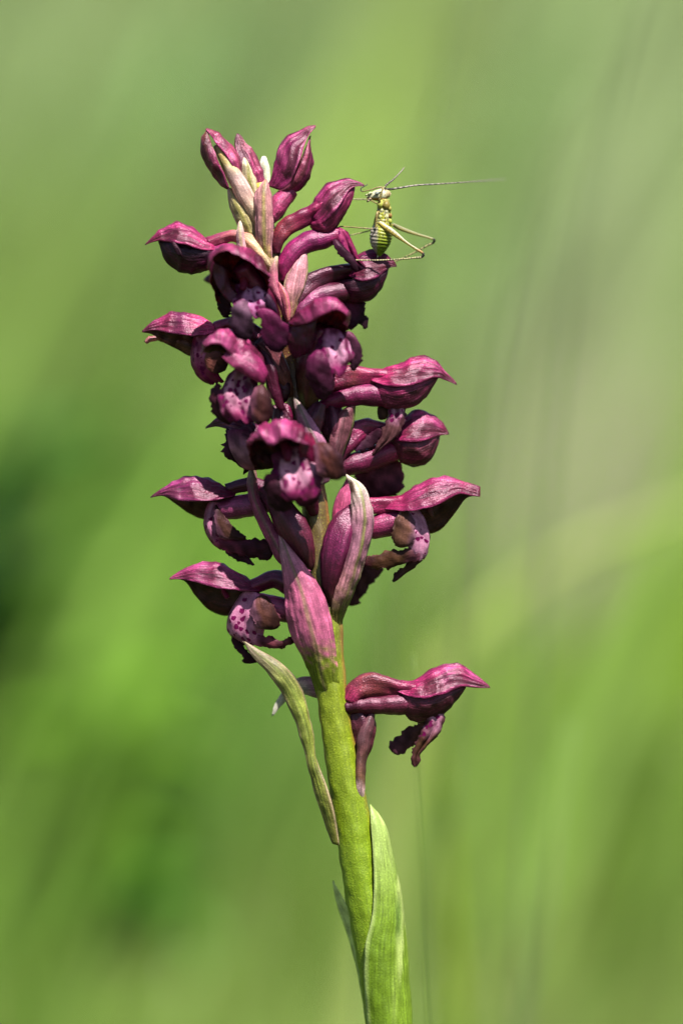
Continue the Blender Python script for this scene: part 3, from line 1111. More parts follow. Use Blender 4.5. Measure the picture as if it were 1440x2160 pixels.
# slim grey-tipped bract left of the stem
build("bract", [(g_patch([
    [(533, 964, -30), (534, 963, -30), (535, 964, -30)],
    [(522, 1005, -34), (531, 1002, -42), (541, 1000, -34)],
    [(523, 1045, -36), (533, 1042, -46), (545, 1038, -36)],
    [(540, 1095, -36), (550, 1088, -46), (563, 1080, -36)],
    [(563, 1142, -34), (574, 1134, -44), (588, 1126, -36)],
    [(586, 1186, -28), (602, 1180, -38), (618, 1172, -30)],
    [(640, 1215, -24), (648, 1210, -28), (656, 1204, -26)]], nu=56, nv=14),
    c_bract(body=(0.16, 0.030, 0.085), rib=(0.09, 0.075, 0.05), tipc=(0.14, 0.125, 0.075), edge=(0.17, 0.045, 0.10)), {'nrib': 24})], M_BRACT, orchid)

# lilac bract with a grey midrib in the middle of the spike
build("bract", [(g_patch([
    [(619, 837, -58), (620, 836, -58), (621, 837, -58)],
    [(625, 880, -64), (637, 872, -70), (651, 872, -62)],
    [(640, 930, -66), (655, 920, -78), (676, 912, -62)],
    [(650, 975, -62), (668, 965, -76), (694, 950, -58)],
    [(656, 1030, -44), (674, 1025, -50), (694, 1015, -38)]], nu=50, nv=18),
    c_bract(body=(0.20, 0.085, 0.15), rib=(0.072, 0.082, 0.052), tipc=(0.16, 0.12, 0.12), ribw=0.22), {'nrib': 26})], M_BRACT, orchid)
# dark green-edged bract right of it
build("bract", [(g_patch([
    [(748, 848, -6), (749, 848, -6), (750, 849, -4)],
    [(706, 880, -20), (728, 872, -30), (749, 868, -8)],
    [(690, 915, -24), (714, 910, -38), (745, 900, -12)],
    [(690, 950, -26), (708, 950, -40), (724, 955, -16)],
    [(685, 1010, -26), (694, 1010, -34), (703, 1010, -20)]], nu=40, nv=18),
    c_bract(body=(0.115, 0.042, 0.058), rib=(0.05, 0.018, 0.024), edge=(0.060, 0.085, 0.020)), {'nrib': 20})], M_BRACT, orchid)

# bracts at the top of the spike
build("bract", [(g_patch([
    [(559, 379, -24), (561, 378, -24), (563, 379, -24)],
    [(541, 402, -28), (555, 396, -38), (571, 406, -28)],
    [(537, 440, -30), (555, 436, -46), (576, 440, -30)],
    [(538, 490, -28), (556, 488, -44), (576, 490, -28)],
    [(546, 530, -24), (560, 530, -36), (573, 530, -24)],
    [(562, 556, -16), (568, 557, -20), (572, 556, -16)]], nu=50, nv=20),
    c_bract(body=(0.30, 0.155, 0.165), rib=(0.125, 0.135, 0.018), basec=(0.20, 0.16, 0.04), b0=0.6, b1=0.95, edge=(0.33, 0.16, 0.20), ribw=0.16), {'nrib': 30, 'rib': 0.7})], M_BRACT, orchid)
build("bract", [(g_patch([
    [(514, 334, -4), (515, 333, -4), (517, 334, -4)],
    [(510, 352, -8), (520, 348, -14), (532, 360, -8)],
    [(511, 378, -8), (526, 378, -18), (541, 378, -8)],
    [(524, 402, -6), (534, 402, -12), (542, 402, -6)],
    [(537, 425, 0), (540, 425, -4), (543, 425, 0)]], nu=36, nv=14),
    c_bract(body=(0.44, 0.40, 0.26), rib=(0.17, 0.19, 0.02), tipc=(0.48, 0.46, 0.38), ribw=0.2))], M_BRACT, orchid)
build("bract", [(g_patch([
    [(552, 332, 30), (556, 329, 30), (562, 332, 30)],
    [(547, 345, 28), (556, 343, 22), (567, 348, 28)],
    [(552, 370, 24), (560, 370, 18), (570, 368, 24)],
    [(556, 395, 18), (562, 395, 14), (570, 394, 18)]], nu=26, nv=12),
    c_bract(body=(0.42, 0.46, 0.38), rib=(0.20, 0.25, 0.10), tipc=(0.46, 0.50, 0.48)))], M_BRACT, orchid)
build("bract", [(g_patch([
    [(480, 398, -6), (484, 396, -10), (490, 400, -8)],
    [(483, 430, -8), (496, 424, -20), (512, 425, -14)],
    [(496, 465, -8), (512, 458, -22), (534, 455, -14)],
    [(512, 492, -6), (526, 488, -16), (544, 485, -10)],
    [(535, 520, -4), (545, 520, -10), (556, 518, -6)]], nu=36, nv=16),
    c_bract(body=(0.27, 0.25, 0.12), rib=(0.22, 0.23, 0.05), tipc=(0.26, 0.17, 0.17), edge=(0.32, 0.20, 0.21)))], M_BRACT, orchid)
build("bract", [(g_patch([
    [(505, 466, -34), (506, 465, -34), (508, 466, -34)],
    [(499, 490, -38), (506, 486, -44), (514, 488, -38)],
    [(500, 520, -40), (509, 518, -48), (520, 518, -40)],
    [(508, 552, -40), (518, 552, -46), (532, 550, -40)],
    [(540, 590, -30), (548, 590, -34), (556, 590, -30)]], nu=36, nv=12),
    c_bract(body=(0.40, 0.24, 0.27), rib=(0.20, 0.20, 0.08), tipc=(0.42, 0.36, 0.30), basec=PINK, b0=0.4, b1=0.8, ribw=0.2))], M_BRACT, orchid)
# pink-green bracts under the flower that carries the insect
build("bract", [(g_patch([
    [(580, 541, -36), (583, 540, -36), (587, 541, -36)],
    [(567, 575, -40), (578, 566, -46), (586, 572, -38)],
    [(568, 605, -44), (580, 600, -54), (590, 606, -42)],
    [(585, 640, -44), (595, 640, -54), (604, 640, -42)],
    [(600, 672, -38), (605, 673, -42), (609, 672, -38)]], nu=40, nv=14),
    c_bract(body=(0.30, 0.085, 0.15), rib=(0.26, 0.08, 0.11), tipc=(0.26, 0.26, 0.15), edge=(0.33, 0.12, 0.18)))], M_BRACT, orchid)
build("bract", [(g_patch([
    [(644, 526, -16), (646, 526, -16), (648, 528, -14)],
    [(612, 565, -26), (632, 558, -34), (649, 560, -18)],
    [(598, 598, -30), (620, 596, -42), (646, 592, -22)],
    [(600, 632, -34), (616, 630, -46), (634, 625, -26)],
    [(606, 672, -34), (612, 672, -40), (618, 668, -30)]], nu=44, nv=18),
    c_bract(body=(0.34, 0.17, 0.21), rib=(0.27, 0.12, 0.14), basec=(0.22, 0.15, 0.05), b0=0.55, b1=0.95, edge=(0.26, 0.22, 0.13)), {'nrib': 34, 'rib': 0.8})], M_BRACT, orchid)
build("bract", [(g_patch([
    [(586, 596, -50), (588, 594, -50), (590, 596, -50)],
    [(590, 620, -54), (599, 615, -60), (607, 620, -54)],
    [(598, 645, -56), (606, 642, -60), (612, 645, -54)],
    [(604, 678, -50), (608, 678, -53), (611, 676, -50)]], nu=30, nv=12),
    c_bract(body=(0.34, 0.09, 0.14), rib=(0.36, 0.18, 0.10), edge=(0.34, 0.07, 0.13)))], M_BRACT, orchid)


# ------------------------------------------------------------------ the orchid: flowers
def flower(ovary, mat=M_TUBE):
    """a flower is its ovary (mesh) with hood, side sepals, spur and lip below it"""
    return build("flower", ovary, mat, orchid)


def add(fl, name, grids, mat, fold=5.0, bib=False, **kw):
    if name == 'lip':
        for q in grids:
            P = q[0]['P']
            if len(q) > 2 and 'mask' in q[2]:
                vv = np.linspace(0, 1, P.shape[1])[None, :]
                uu = np.linspace(0, 1, P.shape[0])[:, None]
                a_, b_ = P[:, :1, 2], P[:, -1:, 2]
                fl_ = a_ + (b_ - a_) * vv
                P[..., 2] = fl_ + (P[..., 2] - fl_) * (0.32 if bib else 0.7)
                if bib:      # the lip of a flower facing us hangs as a nearly flat, slightly fluted apron
                    m_ = P[..., 2].mean(1)
                    lo = m_.min() + 6
                    want = m_[0] + (lo - m_[0]) * smooth(0.0, 0.75, uu[:, 0])
                    P[..., 2] += (want - m_)[:, None]
                    cx_ = P[..., 0].mean(1, keepdims=True)
                    P[..., 0] = cx_ + (P[..., 0] - cx_) * (0.74 + 0.26 * smooth(0.1, 0.7, uu) + 0.05 * np.sin(uu * 17 + vv * 4))
                    P[..., 1] += 5.0 * np.cos(vv * 2 * np.pi * 1.5) * smooth(0.65, 1.0, uu)
                P[..., 2] += fold * (np.exp(-((vv - 0.5) / 0.10) ** 2) - 0.8 * np.exp(-((vv - 0.27) / 0.10) ** 2) - 0.8 * np.exp(-((vv - 0.73) / 0.10) ** 2)) * np.sin(np.pi * np.clip(uu * 0.9 + 0.08, 0, 1))
                P[..., 1] += 0.35 * fold * np.sin(vv * 21 + uu * 3) * smooth(0.6, 1.0, uu)
            if not (len(q) > 2 and 'mask' in q[2]):       # side and middle lobes are thin flat sheets
                a, b = P[:, :1, 2], P[:, -1:, 2]
                t = np.linspace(0, 1, P.shape[1])[None, :]
                flat = a + (b - a) * t
                P[..., 2] = flat + (P[..., 2] - flat) * 0.45
        grids = [(q[0], q[1] if (len(q) > 2 and 'mask' in q[2]) else c_lobe(q[1]), q[2] if len(q) > 2 else {}) for q in grids]
    return build(name, grids, mat, fl, **kw)


JAG = {'jag': 1.6, 'rib': 0.3}
# --- lowest flower, right of the stem, closed hood seen from the side
f = flower([(g_tube([(736, 1482, -6), (752, 1458, -4), (778, 1445, 0), (808, 1447, 0), (842, 1453, 0), (878, 1456, 0)], [16, 22, 25, 22, 19, 20], flat=[1.0, 1.1, 1.2], ridge=0.16, nr=3, twist=4),
             c_multi([(0, ROSE), (0.3, (0.17, 0.06, 0.045)), (0.55, (0.15, 0.055, 0.04)), (0.8, ROSE), (1, ROSE)])),
            (g_tube([(745, 1492, 2), (764, 1530, 2), (766, 1570, 4), (758, 1610, 4), (752, 1645, 6)], [14, 26, 20, 11, 4], flat=0.8, ridge=0.16, nr=5, twist=2.5), c_multi([(0, PLUM), (0.4, (0.13, 0.055, 0.055)), (0.85, (0.12, 0.055, 0.04)), (1, (0.18, 0.1, 0.06))]))])
add(f, "spur", [(g_tube([(728, 1494, -8), (760, 1489, -8), (800, 1487, -6), (855, 1485, -2), (880, 1484, 0)], [14, 18, 20, 23, 20], flat=1.1), c_multi([(0, DMAG), (0.5, (0.13, 0.035, 0.055)), (1, (0.17, 0.045, 0.08))]))], M_TUBE)
add(f, "hood", [(g_hood([(836, 1436), (878, 1433), (915, 1411), (945, 1400), (972, 1402), (1002, 1424), (1033, 1449)],
                        [(836, 1458), (876, 1472), (910, 1470), (940, 1462), (975, 1449), (1005, 1451), (1033, 1451)], w=(16, 30, 40, 36, 22, 10, 2)),
                 c_hood(ROSE, PINK, (0.24, 0.05, 0.11)))], M_PETAL, seed=1)
sp_top = [(848, 1462), (880, 1466), (920, 1462), (955, 1452), (980, 1448)]
sp_bot = [(846, 1486), (856, 1510), (882, 1523), (915, 1518), (948, 1494), (981, 1450)]
add(f, "side_sepal", [(g_sepal(sp_top, sp_bot, w=(18, 34, 38, 26, 4), bulge=6), c_sepal((0.15, 0.04, 0.06), (0.13, 0.05, 0.055), (0.05, 0.03, 0.02)))], M_PETAL, seed=2)
add(f, "side_sepal", [(g_sepal(sp_top, sp_bot, w=(18, 34, 38, 26, 4), bulge=6, side=1), c_sepal())], M_PETAL, seed=3)
add(f, "lip", [(g_patch([
    [(892, 1500, -6), (912, 1492, -14), (935, 1490, -4)],
    [(896, 1525, -10), (915, 1522, -20), (938, 1512, -6)],
    [(886, 1550, -10), (905, 1548, -18), (930, 1540, -8)],
    [(872, 1575, -8), (885, 1578, -14), (903, 1572, -8)],
    [(869, 1594, -8), (876, 1594, -12), (886, 1590, -8)],
    [(865, 1604, -8), (875, 1604, -12), (886, 1606, -8)],
    [(872, 1616, -8), (875, 1618, -10), (878, 1616, -8)]], nu=40, nv=16), c_lip([(0, WHT), (0.28, (0.34, 0.22, 0.26)), (0.45, BROWN), (0.6, OLIVE), (1, (0.06, 0.03, 0.025))], edge=(0.060, 0.030, 0.026), e0=0.55, e1=1.0), {'mask': m_spots(0, 0.42), **JAG}),
    (g_patch([
        [(905, 1515, 12), (912, 1520, 10), (918, 1530, 12)],
        [(870, 1532, 22), (878, 1545, 16), (884, 1560, 22)],
        [(842, 1550, 26), (852, 1566, 20), (858, 1582, 26)],
        [(823, 1566, 28), (832, 1580, 22), (842, 1594, 28)],
        [(820, 1578, 28), (826, 1586, 26), (834, 1592, 28)]], nu=30, nv=14), c_multi([(0, BROWN), (0.5, (0.075, 0.045, 0.03)), (0.85, (0.10, 0.05, 0.06)), (1, (0.14, 0.07, 0.09))]), JAG)], M_LIP)
add(f, "bract", [(g_patch([
    [(784, 1500, -8), (787, 1499, -10), (791, 1501, -6)],
    [(756, 1545, -20), (772, 1540, -26), (787, 1536, -10)],
    [(752, 1590, -22), (764, 1588, -28), (776, 1584, -14)],
    [(748, 1625, -24), (757, 1627, -32), (771, 1622, -16)],
    [(751, 1658, -27), (759, 1659, -30), (769, 1657, -18)],
    [(752, 1694, -20), (760, 1696, -14), (768, 1694, -6)]], nu=36, nv=14),
    c_multi([(0, (0.085, 0.035, 0.05)), (0.5, (0.065, 0.026, 0.028)), (0.76, (0.085, 0.045, 0.025)), (0.84, (0.40, 0.30, 0.31)), (0.95, (0.34, 0.28, 0.22)), (1, (0.12, 0.12, 0.02))]))], M_BRACT)

# --- flower on the right at mid height, beak level, lip with a pale side lobe
f = flower([(g_tube([(697, 1280, -24), (700, 1230, -30), (712, 1160, -34), (735, 1095, -22), (780, 1068, -6), (815, 1066, 0), (850, 1062, 0)], [6, 22, 31, 32, 22, 19, 18], flat=0.9, ridge=0.13, nr=4, twist=4),
             c_multi([(0, (0.09, 0.06, 0.03)), (0.18, DMAG), (0.45, (0.15, 0.025, 0.085)), (0.7, MAG), (1, ROSE)]))])
add(f, "spur", [(g_tube([(748, 1122, 0), (780, 1114, 0), (815, 1106, 0), (845, 1098, 0), (866, 1095, 0)], [14, 23, 26, 26, 18], flat=1.0), c_multi([(0, ROSE), (0.6, (0.24, 0.055, 0.12)), (1, (0.26, 0.07, 0.15))]))], M_TUBE)
add(f, "hood", [(g_hood([(808, 1058), (848, 1046), (885, 1020), (922, 1007), (955, 1010), (985, 1018), (1012, 1028)],
                        [(810, 1074), (856, 1077), (895, 1072), (930, 1061), (970, 1042), (992, 1046), (1012, 1048)],
                        far=[(834, 1090), (868, 1102), (905, 1126), (930, 1116), (958, 1084), (985, 1050), (1012, 1046)], w=(12, 30, 40, 38, 26, 12, 5), d=[0, -6, -10]),
                 c_hood(ROSE, (0.30, 0.075, 0.155), (0.10, 0.015, 0.03), inner=(0.09, 0.06, 0.025), inner2=OLIVE, stripe=0.35))], M_PETAL, seed=5)
add(f, "column", [(g_tube([(898, 1052, 0), (903, 1068, -2), (909, 1086, -4), (912, 1091, -4)], [5, 6, 7, 4], nu=14, nv=10), c_grad(ROSE, BROWN))], M_LIP)
add(f, "lip", [(g_patch([
    [(842, 1070, -8), (858, 1068, -20), (876, 1072, -16), (888, 1082, 4)],
    [(852, 1098, -14), (872, 1094, -28), (892, 1098, -22), (899, 1108, 4)],
    [(858, 1130, -14), (880, 1126, -30), (898, 1130, -22), (905, 1138, 4)],
    [(862, 1158, -10), (880, 1158, -26), (896, 1160, -18), (903, 1164, 4)],
    [(862, 1176, -4), (876, 1182, -14), (888, 1182, -10), (896, 1176, 6)]], nu=34, nv=24), c_lip([(0, (0.44, 0.30, 0.36)), (1, (0.40, 0.26, 0.32))], edge=(0.34, 0.15, 0.22), e0=0.7, e1=1.1), {'mask': m_spots(0.15, 1.0, 0.25, 1.0)}),
    (g_patch([
        [(848, 1073, -20), (853, 1073, -22), (860, 1076, -20)],
        [(836, 1092, -30), (852, 1094, -38), (872, 1098, -28)],
        [(827, 1120, -32), (848, 1122, -42), (876, 1122, -30)],
        [(826, 1142, -30), (845, 1146, -40), (872, 1142, -28)],
        [(838, 1153, -24), (848, 1154, -30), (860, 1152, -24)]], nu=30, nv=16), c_side((0.46, 0.32, 0.36), (0.26, 0.18, 0.09), (0.16, 0.12, 0.045), flip=True, rim=(0.36, 0.30, 0.20)), {'jag': 1.6}),
    (g_patch([
        [(884, 1158, -14), (886, 1168, -18), (884, 1182, -12)],
        [(850, 1158, -18), (852, 1172, -26), (848, 1190, -14)],
        [(815, 1164, -18), (818, 1178, -24), (816, 1198, -14)],
        [(786, 1171, -14), (788, 1184, -20), (790, 1201, -12)],
        [(766, 1177, -12), (768, 1186, -16), (774, 1196, -12)],
        [(761, 1185, -12), (763, 1188, -12), (766, 1191, -12)]], nu=36, nv=14), c_multi([(0, (0.24, 0.10, 0.14)), (0.3, OLIVE), (0.75, (0.07, 0.045, 0.015)), (0.92, (0.10, 0.03, 0.04)), (1, (0.14, 0.02, 0.05))]), JAG),
    (g_patch([
        [(872, 1170, 8), (882, 1172, 4), (892, 1172, 8)],
        [(852, 1192, 10), (864, 1196, 4), (882, 1190, 10)],
        [(836, 1208, 10), (844, 1213, 6), (858, 1208, 10)],
        [(826, 1224, 10), (829, 1228, 8), (834, 1226, 10)]], nu=26, nv=12), c_multi([(0, (0.2, 0.1, 0.12)), (0.3, OLIVE), (1, (0.03, 0.022, 0.014))]), JAG)], M_LIP)

# --- left flower at the same height
f = flower([(g_tube([(657, 1200, -20), (636, 1150, -30), (606, 1095, -34), (570, 1045, -22), (535, 1022, -8), (505, 1026, 0), (478, 1034, 0)], [6, 26, 32, 26, 18, 14, 13], flat=0.9, ridge=0.12, nr=5, twist=2.5),
             c_multi([(0, (0.09, 0.05, 0.03)), (0.15, (0.11, 0.03, 0.045)), (0.4, (0.13, 0.03, 0.055)), (0.6, (0.12, 0.02, 0.06)), (1, DMAG)]))])
add(f, "spur", [(g_tube([(575, 1064, -4), (545, 1064, -4), (510, 1068, 0), (478, 1074, 0), (452, 1076, 0)], [14, 23, 25, 23, 16], flat=1.0), c_multi([(0, (0.13, 0.03, 0.09)), (0.5, (0.20, 0.055, 0.13)), (1, (0.26, 0.09, 0.16))]))], M_TUBE)
add(f, "hood", [(g_hood([(498, 1040), (472, 1024), (435, 1009), (400, 1004), (370, 1012), (345, 1030), (318, 1048)],
                        [(496, 1046), (470, 1052), (440, 1057), (405, 1057), (372, 1055), (345, 1046), (318, 1050)],
                        far=[(490, 1064), (455, 1092), (430, 1096), (400, 1084), (372, 1064), (345, 1047), (318, 1050)], w=(10, 28, 38, 36, 22, 8, 2), d=[0, -4, -6]),
                 c_hood(MAG, (0.24, 0.062, 0.145), (0.05, 0.016, 0.02), inner=(0.07, 0.045, 0.012), stripe=0.35))], M_PETAL, seed=7)
add(f, "lip", [(g_patch([
    [(438, 1062, 0), (450, 1058, -14), (468, 1062, -16), (480, 1070, -8)],
    [(432, 1085, 0), (444, 1084, -18), (462, 1090, -20), (476, 1098, -8)],
    [(431, 1115, 0), (444, 1116, -18), (464, 1118, -18), (480, 1118, -6)],
    [(444, 1142, 2), (456, 1142, -14), (474, 1138, -14), (490, 1134, -4)],
    [(466, 1160, 4), (476, 1156, -8), (492, 1150, -8), (504, 1146, 0)]], nu=34, nv=22), c_lip([(0, (0.36, 0.22, 0.29)), (0.5, (0.36, 0.23, 0.29)), (0.8, (0.20, 0.05, 0.10)), (1, (0.12, 0.03, 0.055))], edge=(0.26, 0.08, 0.15), e0=0.6, e1=1.0), {'mask': m_spots(0.3, 0.95, 0.0, 0.75)}),
    (g_patch([
        [(453, 1066, -18), (456, 1065, -20), (459, 1068, -18)],
        [(452, 1085, -26), (460, 1084, -30), (470, 1086, -22)],
        [(453, 1112, -28), (468, 1108, -34), (488, 1104, -22)],
        [(462, 1132, -26), (484, 1127, -32), (504, 1120, -20)],
        [(490, 1139, -22), (506, 1134, -26), (518, 1130, -18)],
        [(508, 1139, -18), (514, 1138, -20), (520, 1136, -18)]], nu=36, nv=16), c_side((0.34, 0.20, 0.26), (0.10, 0.065, 0.03), (0.045, 0.026, 0.016), rim=(0.20, 0.14, 0.11)), {'jag': 1.6}),
    (g_patch([
        [(462, 1130, -8), (462, 1146, -12), (468, 1160, -6)],
        [(500, 1134, -14), (500, 1152, -20), (500, 1170, -12)],
        [(540, 1138, -14), (538, 1156, -20), (532, 1176, -12)],
        [(570, 1142, -12), (567, 1160, -16), (558, 1182, -10)],
        [(577, 1150, -10), (577, 1165, -12), (570, 1180, -10)]], nu=36, nv=14), c_multi([(0, (0.22, 0.05, 0.10)), (0.25, (0.10, 0.025, 0.04)), (0.5, PLUM), (1, (0.03, 0.012, 0.012))]), JAG),
    (g_patch([
        [(470, 1156, 6), (474, 1160, 2), (476, 1168, 6)],
        [(496, 1164, 8), (498, 1172, 4), (496, 1180, 8)],
        [(520, 1174, 8), (518, 1182, 4), (516, 1188, 8)],
        [(537, 1190, 8), (536, 1192, 6), (533, 1193, 8)]], nu=24, nv=10), c_flat((0.055, 0.022, 0.04)), JAG)], M_LIP)

# --- left flower lower down, round spotted lip
f = flower([(g_tube([(672, 1290, -10), (640, 1262, -20), (610, 1234, -16), (580, 1222, -4), (552, 1230, 0), (528, 1240, 0)], [6, 16, 20, 19, 16, 14], flat=1.0, ridge=0.1, nr=4),
             c_multi([(0, DMAG), (0.4, DMAG), (0.7, (0.13, 0.025, 0.06)), (1, MAG)]))])
add(f, "spur", [(g_tube([(635, 1300, -8), (600, 1288, -6), (570, 1280, -2), (540, 1274, 0), (518, 1272, 0)], [12, 24, 26, 24, 16]), c_multi([(0, (0.17, 0.03, 0.07)), (0.6, (0.24, 0.06, 0.13)), (1, (0.3, 0.12, 0.19))]))], M_TUBE)
add(f, "hood", [(g_hood([(550, 1243), (522, 1220), (485, 1196), (445, 1187), (415, 1190), (388, 1203), (358, 1220)],
                        [(548, 1246), (512, 1247), (480, 1243), (445, 1236), (410, 1228), (384, 1222), (358, 1223)],
                        far=[(545, 1262), (512, 1262), (482, 1299), (444, 1289), (415, 1260), (386, 1224), (358, 1223)], w=(8, 26, 38, 38, 24, 10, 2), d=[0, -4, -6]),
                 c_hood(MAG, (0.31, 0.095, 0.18), (0.22, 0.03, 0.09), inner=(0.06, 0.012, 0.014), inner2=(0.045, 0.032, 0.010), stripe=0.3))], M_PETAL, seed=9)
add(f, "column", [(g_tube([(470, 1236, 0), (474, 1250, -2), (480, 1262, -4)], [5, 6, 5], nu=12, nv=10), c_flat(MAG))], M_LIP)
add(f, "lip", [(g_patch([
    [(510, 1250, 4), (520, 1246, -10), (535, 1248, -16), (552, 1256, -6)],
    [(490, 1282, 4), (502, 1274, -20), (530, 1272, -30), (560, 1280, -12)],
    [(479, 1306, 4), (494, 1304, -28), (526, 1304, -38), (562, 1308, -16)],
    [(482, 1334, 6), (498, 1336, -26), (526, 1338, -34), (556, 1338, -12)],
    [(504, 1353, 6), (518, 1357, -14), (536, 1360, -18), (556, 1360, -6)]], nu=36, nv=26), c_lip([(0, (0.40, 0.24, 0.31)), (1, (0.36, 0.20, 0.27))], edge=(0.36, 0.17, 0.24), e0=0.7, e1=1.1), {'mask': m_spots(0.15, 1.0, 0.0, 0.9)}),
    (g_patch([
        [(538, 1264, -34), (550, 1256, -38), (564, 1258, -34)],
        [(530, 1282, -42), (554, 1272, -52), (580, 1280, -38)],
        [(531, 1304, -44), (556, 1298, -56), (590, 1300, -38)],
        [(542, 1322, -40), (562, 1320, -50), (590, 1316, -34)],
        [(562, 1329, -34), (572, 1329, -40), (584, 1325, -32)]], nu=30, nv=20), c_side((0.44, 0.27, 0.33), (0.17, 0.10, 0.055), (0.06, 0.035, 0.018), rim=(0.14, 0.06, 0.07)), {'jag': 1.4}),
    (g_patch([
        [(528, 1330, -20), (528, 1346, -24), (532, 1360, -16)],
        [(555, 1340, -20), (556, 1352, -26), (560, 1365, -16)],
        [(586, 1350, -18), (588, 1358, -22), (590, 1367, -14)],
        [(616, 1344, -14), (620, 1348, -16), (622, 1354, -12)]], nu=30, nv=12), c_multi([(0, (0.34, 0.18, 0.24)), (0.3, (0.15, 0.045, 0.06)), (1, (0.10, 0.05, 0.035))]), JAG),
    (g_patch([
        [(487, 1335, 10), (494, 1342, 8), (504, 1350, 10)],
        [(490, 1362, 12), (502, 1366, 8), (518, 1366, 12)],
        [(510, 1382, 12), (520, 1384, 8), (532, 1382, 12)],
        [(514, 1399, 12), (526, 1400, 8), (540, 1398, 12)]], nu=26, nv=14), c_flat((0.035, 0.012, 0.018)), {'jag': 3.0})], M_LIP)
build("bract", [(g_lens([(572, 1216), (580, 1206), (600, 1204), (612, 1216), (610, 1232), (590, 1226)], 3, d=30, bulge=4), c_grad(LILAC, (0.10, 0.08, 0.06)))], M_BRACT, orchid)
# hidden flower behind the stem: its dark lip shows right of the stem
f = flower([(g_tube([(700, 1290, 20), (715, 1240, 40), (728, 1200, 60)], [10, 18, 16]), c_flat(DMAG))])
add(f, "lip", [(g_lens([(742, 1180), (770, 1185), (798, 1206), (790, 1222), (783, 1234), (776, 1250), (756, 1268), (740, 1279), (728, 1260), (722, 1220)], 7, d=[70, 78, 80], bulge=8), c_grad((0.055, 0.025, 0.03), (0.055, 0.030, 0.022)), {'jag': 4.0})], M_LIP)

# --- right flower above, long neck, closed hood
f = flower([(g_tube([(672, 838, -14), (700, 808, -10), (735, 795, -4), (775, 795, 0), (815, 796, 0), (850, 795, 0)], [8, 19, 24, 21, 20, 20], flat=1.1, ridge=0.16, nr=3, twist=4),
             c_multi([(0, DMAG), (0.3, (0.17, 0.02, 0.06)), (0.45, (0.18, 0.06, 0.05)), (0.6, ROSE), (1, (0.28, 0.02, 0.085))])),
            (g_tube([(690, 850, -6), (700, 880, -10), (704, 920, -12), (690, 965, -10)], [14, 26, 22, 8], ridge=0.14, nr=5, twist=2), c_multi([(0, DMAG), (0.5, (0.10, 0.04, 0.05)), (1, (0.09, 0.08, 0.02))]))])
add(f, "spur", [(g_tube([(664, 867, -16), (690, 850, -14), (730, 837, -10), (770, 832, -6), (808, 834, 0), (830, 836, 0)], [5, 16, 21, 23, 26, 18]), c_multi([(0, MAG), (0.4, (0.16, 0.014, 0.075)), (0.75, (0.19, 0.022, 0.095)), (1, MAG)]))], M_TUBE)
add(f, "hood", [(g_hood([(786, 784), (840, 769), (872, 755), (895, 752), (918, 763), (940, 786), (963, 808)],
                        [(782, 803), (826, 815), (862, 813), (890, 806), (917, 797), (940, 802), (963, 812)], w=(18, 32, 38, 36, 22, 8, 2)),
                 c_hood((0.28, 0.02, 0.09), (0.27, 0.062, 0.135), (0.18, 0.03, 0.07)))], M_PETAL, seed=11)
t_, b_ = [(790, 806), (825, 810), (865, 806), (900, 798), (922, 796)], [(788, 822), (795, 846), (818, 861), (850, 864), (882, 850), (906, 825), (923, 798)]
add(f, "side_sepal", [(g_sepal(t_, b_, w=(18, 36, 38, 24, 4), bulge=6), c_sepal((0.20, 0.03, 0.08), (0.26, 0.085, 0.12), (0.07, 0.025, 0.03)))], M_PETAL, seed=12)
add(f, "side_sepal", [(g_sepal(t_, b_, w=(18, 36, 38, 24, 4), bulge=6, side=1), c_sepal())], M_PETAL, seed=13)
add(f, "lip", [(g_patch([
    [(820, 855, -4), (838, 852, -14), (854, 858, -4)],
    [(818, 876, -8), (838, 872, -20), (855, 874, -6)],
    [(810, 896, -10), (830, 896, -20), (851, 894, -8)],
    [(802, 922, -10), (818, 924, -18), (838, 920, -8)],
    [(790, 944, -8), (798, 946, -12), (810, 940, -8)],
    [(784, 961, -6), (786, 961, -8), (789, 959, -6)]], nu=40, nv=16), c_lip([(0, WHT), (0.25, (0.30, 0.19, 0.23)), (0.4, (0.10, 0.06, 0.05)), (1, (0.030, 0.018, 0.014))], edge=(0.060, 0.030, 0.030), e0=0.55, e1=1.0), {'mask': m_spots(0, 0.35), **JAG}),
    (g_patch([
        [(806, 898, 6), (810, 908, 2), (812, 918, 6)],
        [(780, 916, 8), (786, 928, 2), (790, 940, 8)],
        [(758, 932, 8), (764, 940, 4), (768, 949, 8)],
        [(744, 945, 8), (747, 949, 6), (751, 953, 8)]], nu=26, nv=12), c_multi([(0, PLUM), (0.7, (0.04, 0.02, 0.03)), (1, (0.11, 0.05, 0.09))]), JAG),
    (g_lens([(797, 858), (796, 872), (800, 884), (812, 884), (820, 872), (815, 858)], 3, d=10, bulge=5), c_flat(OLIVE))], M_LIP)

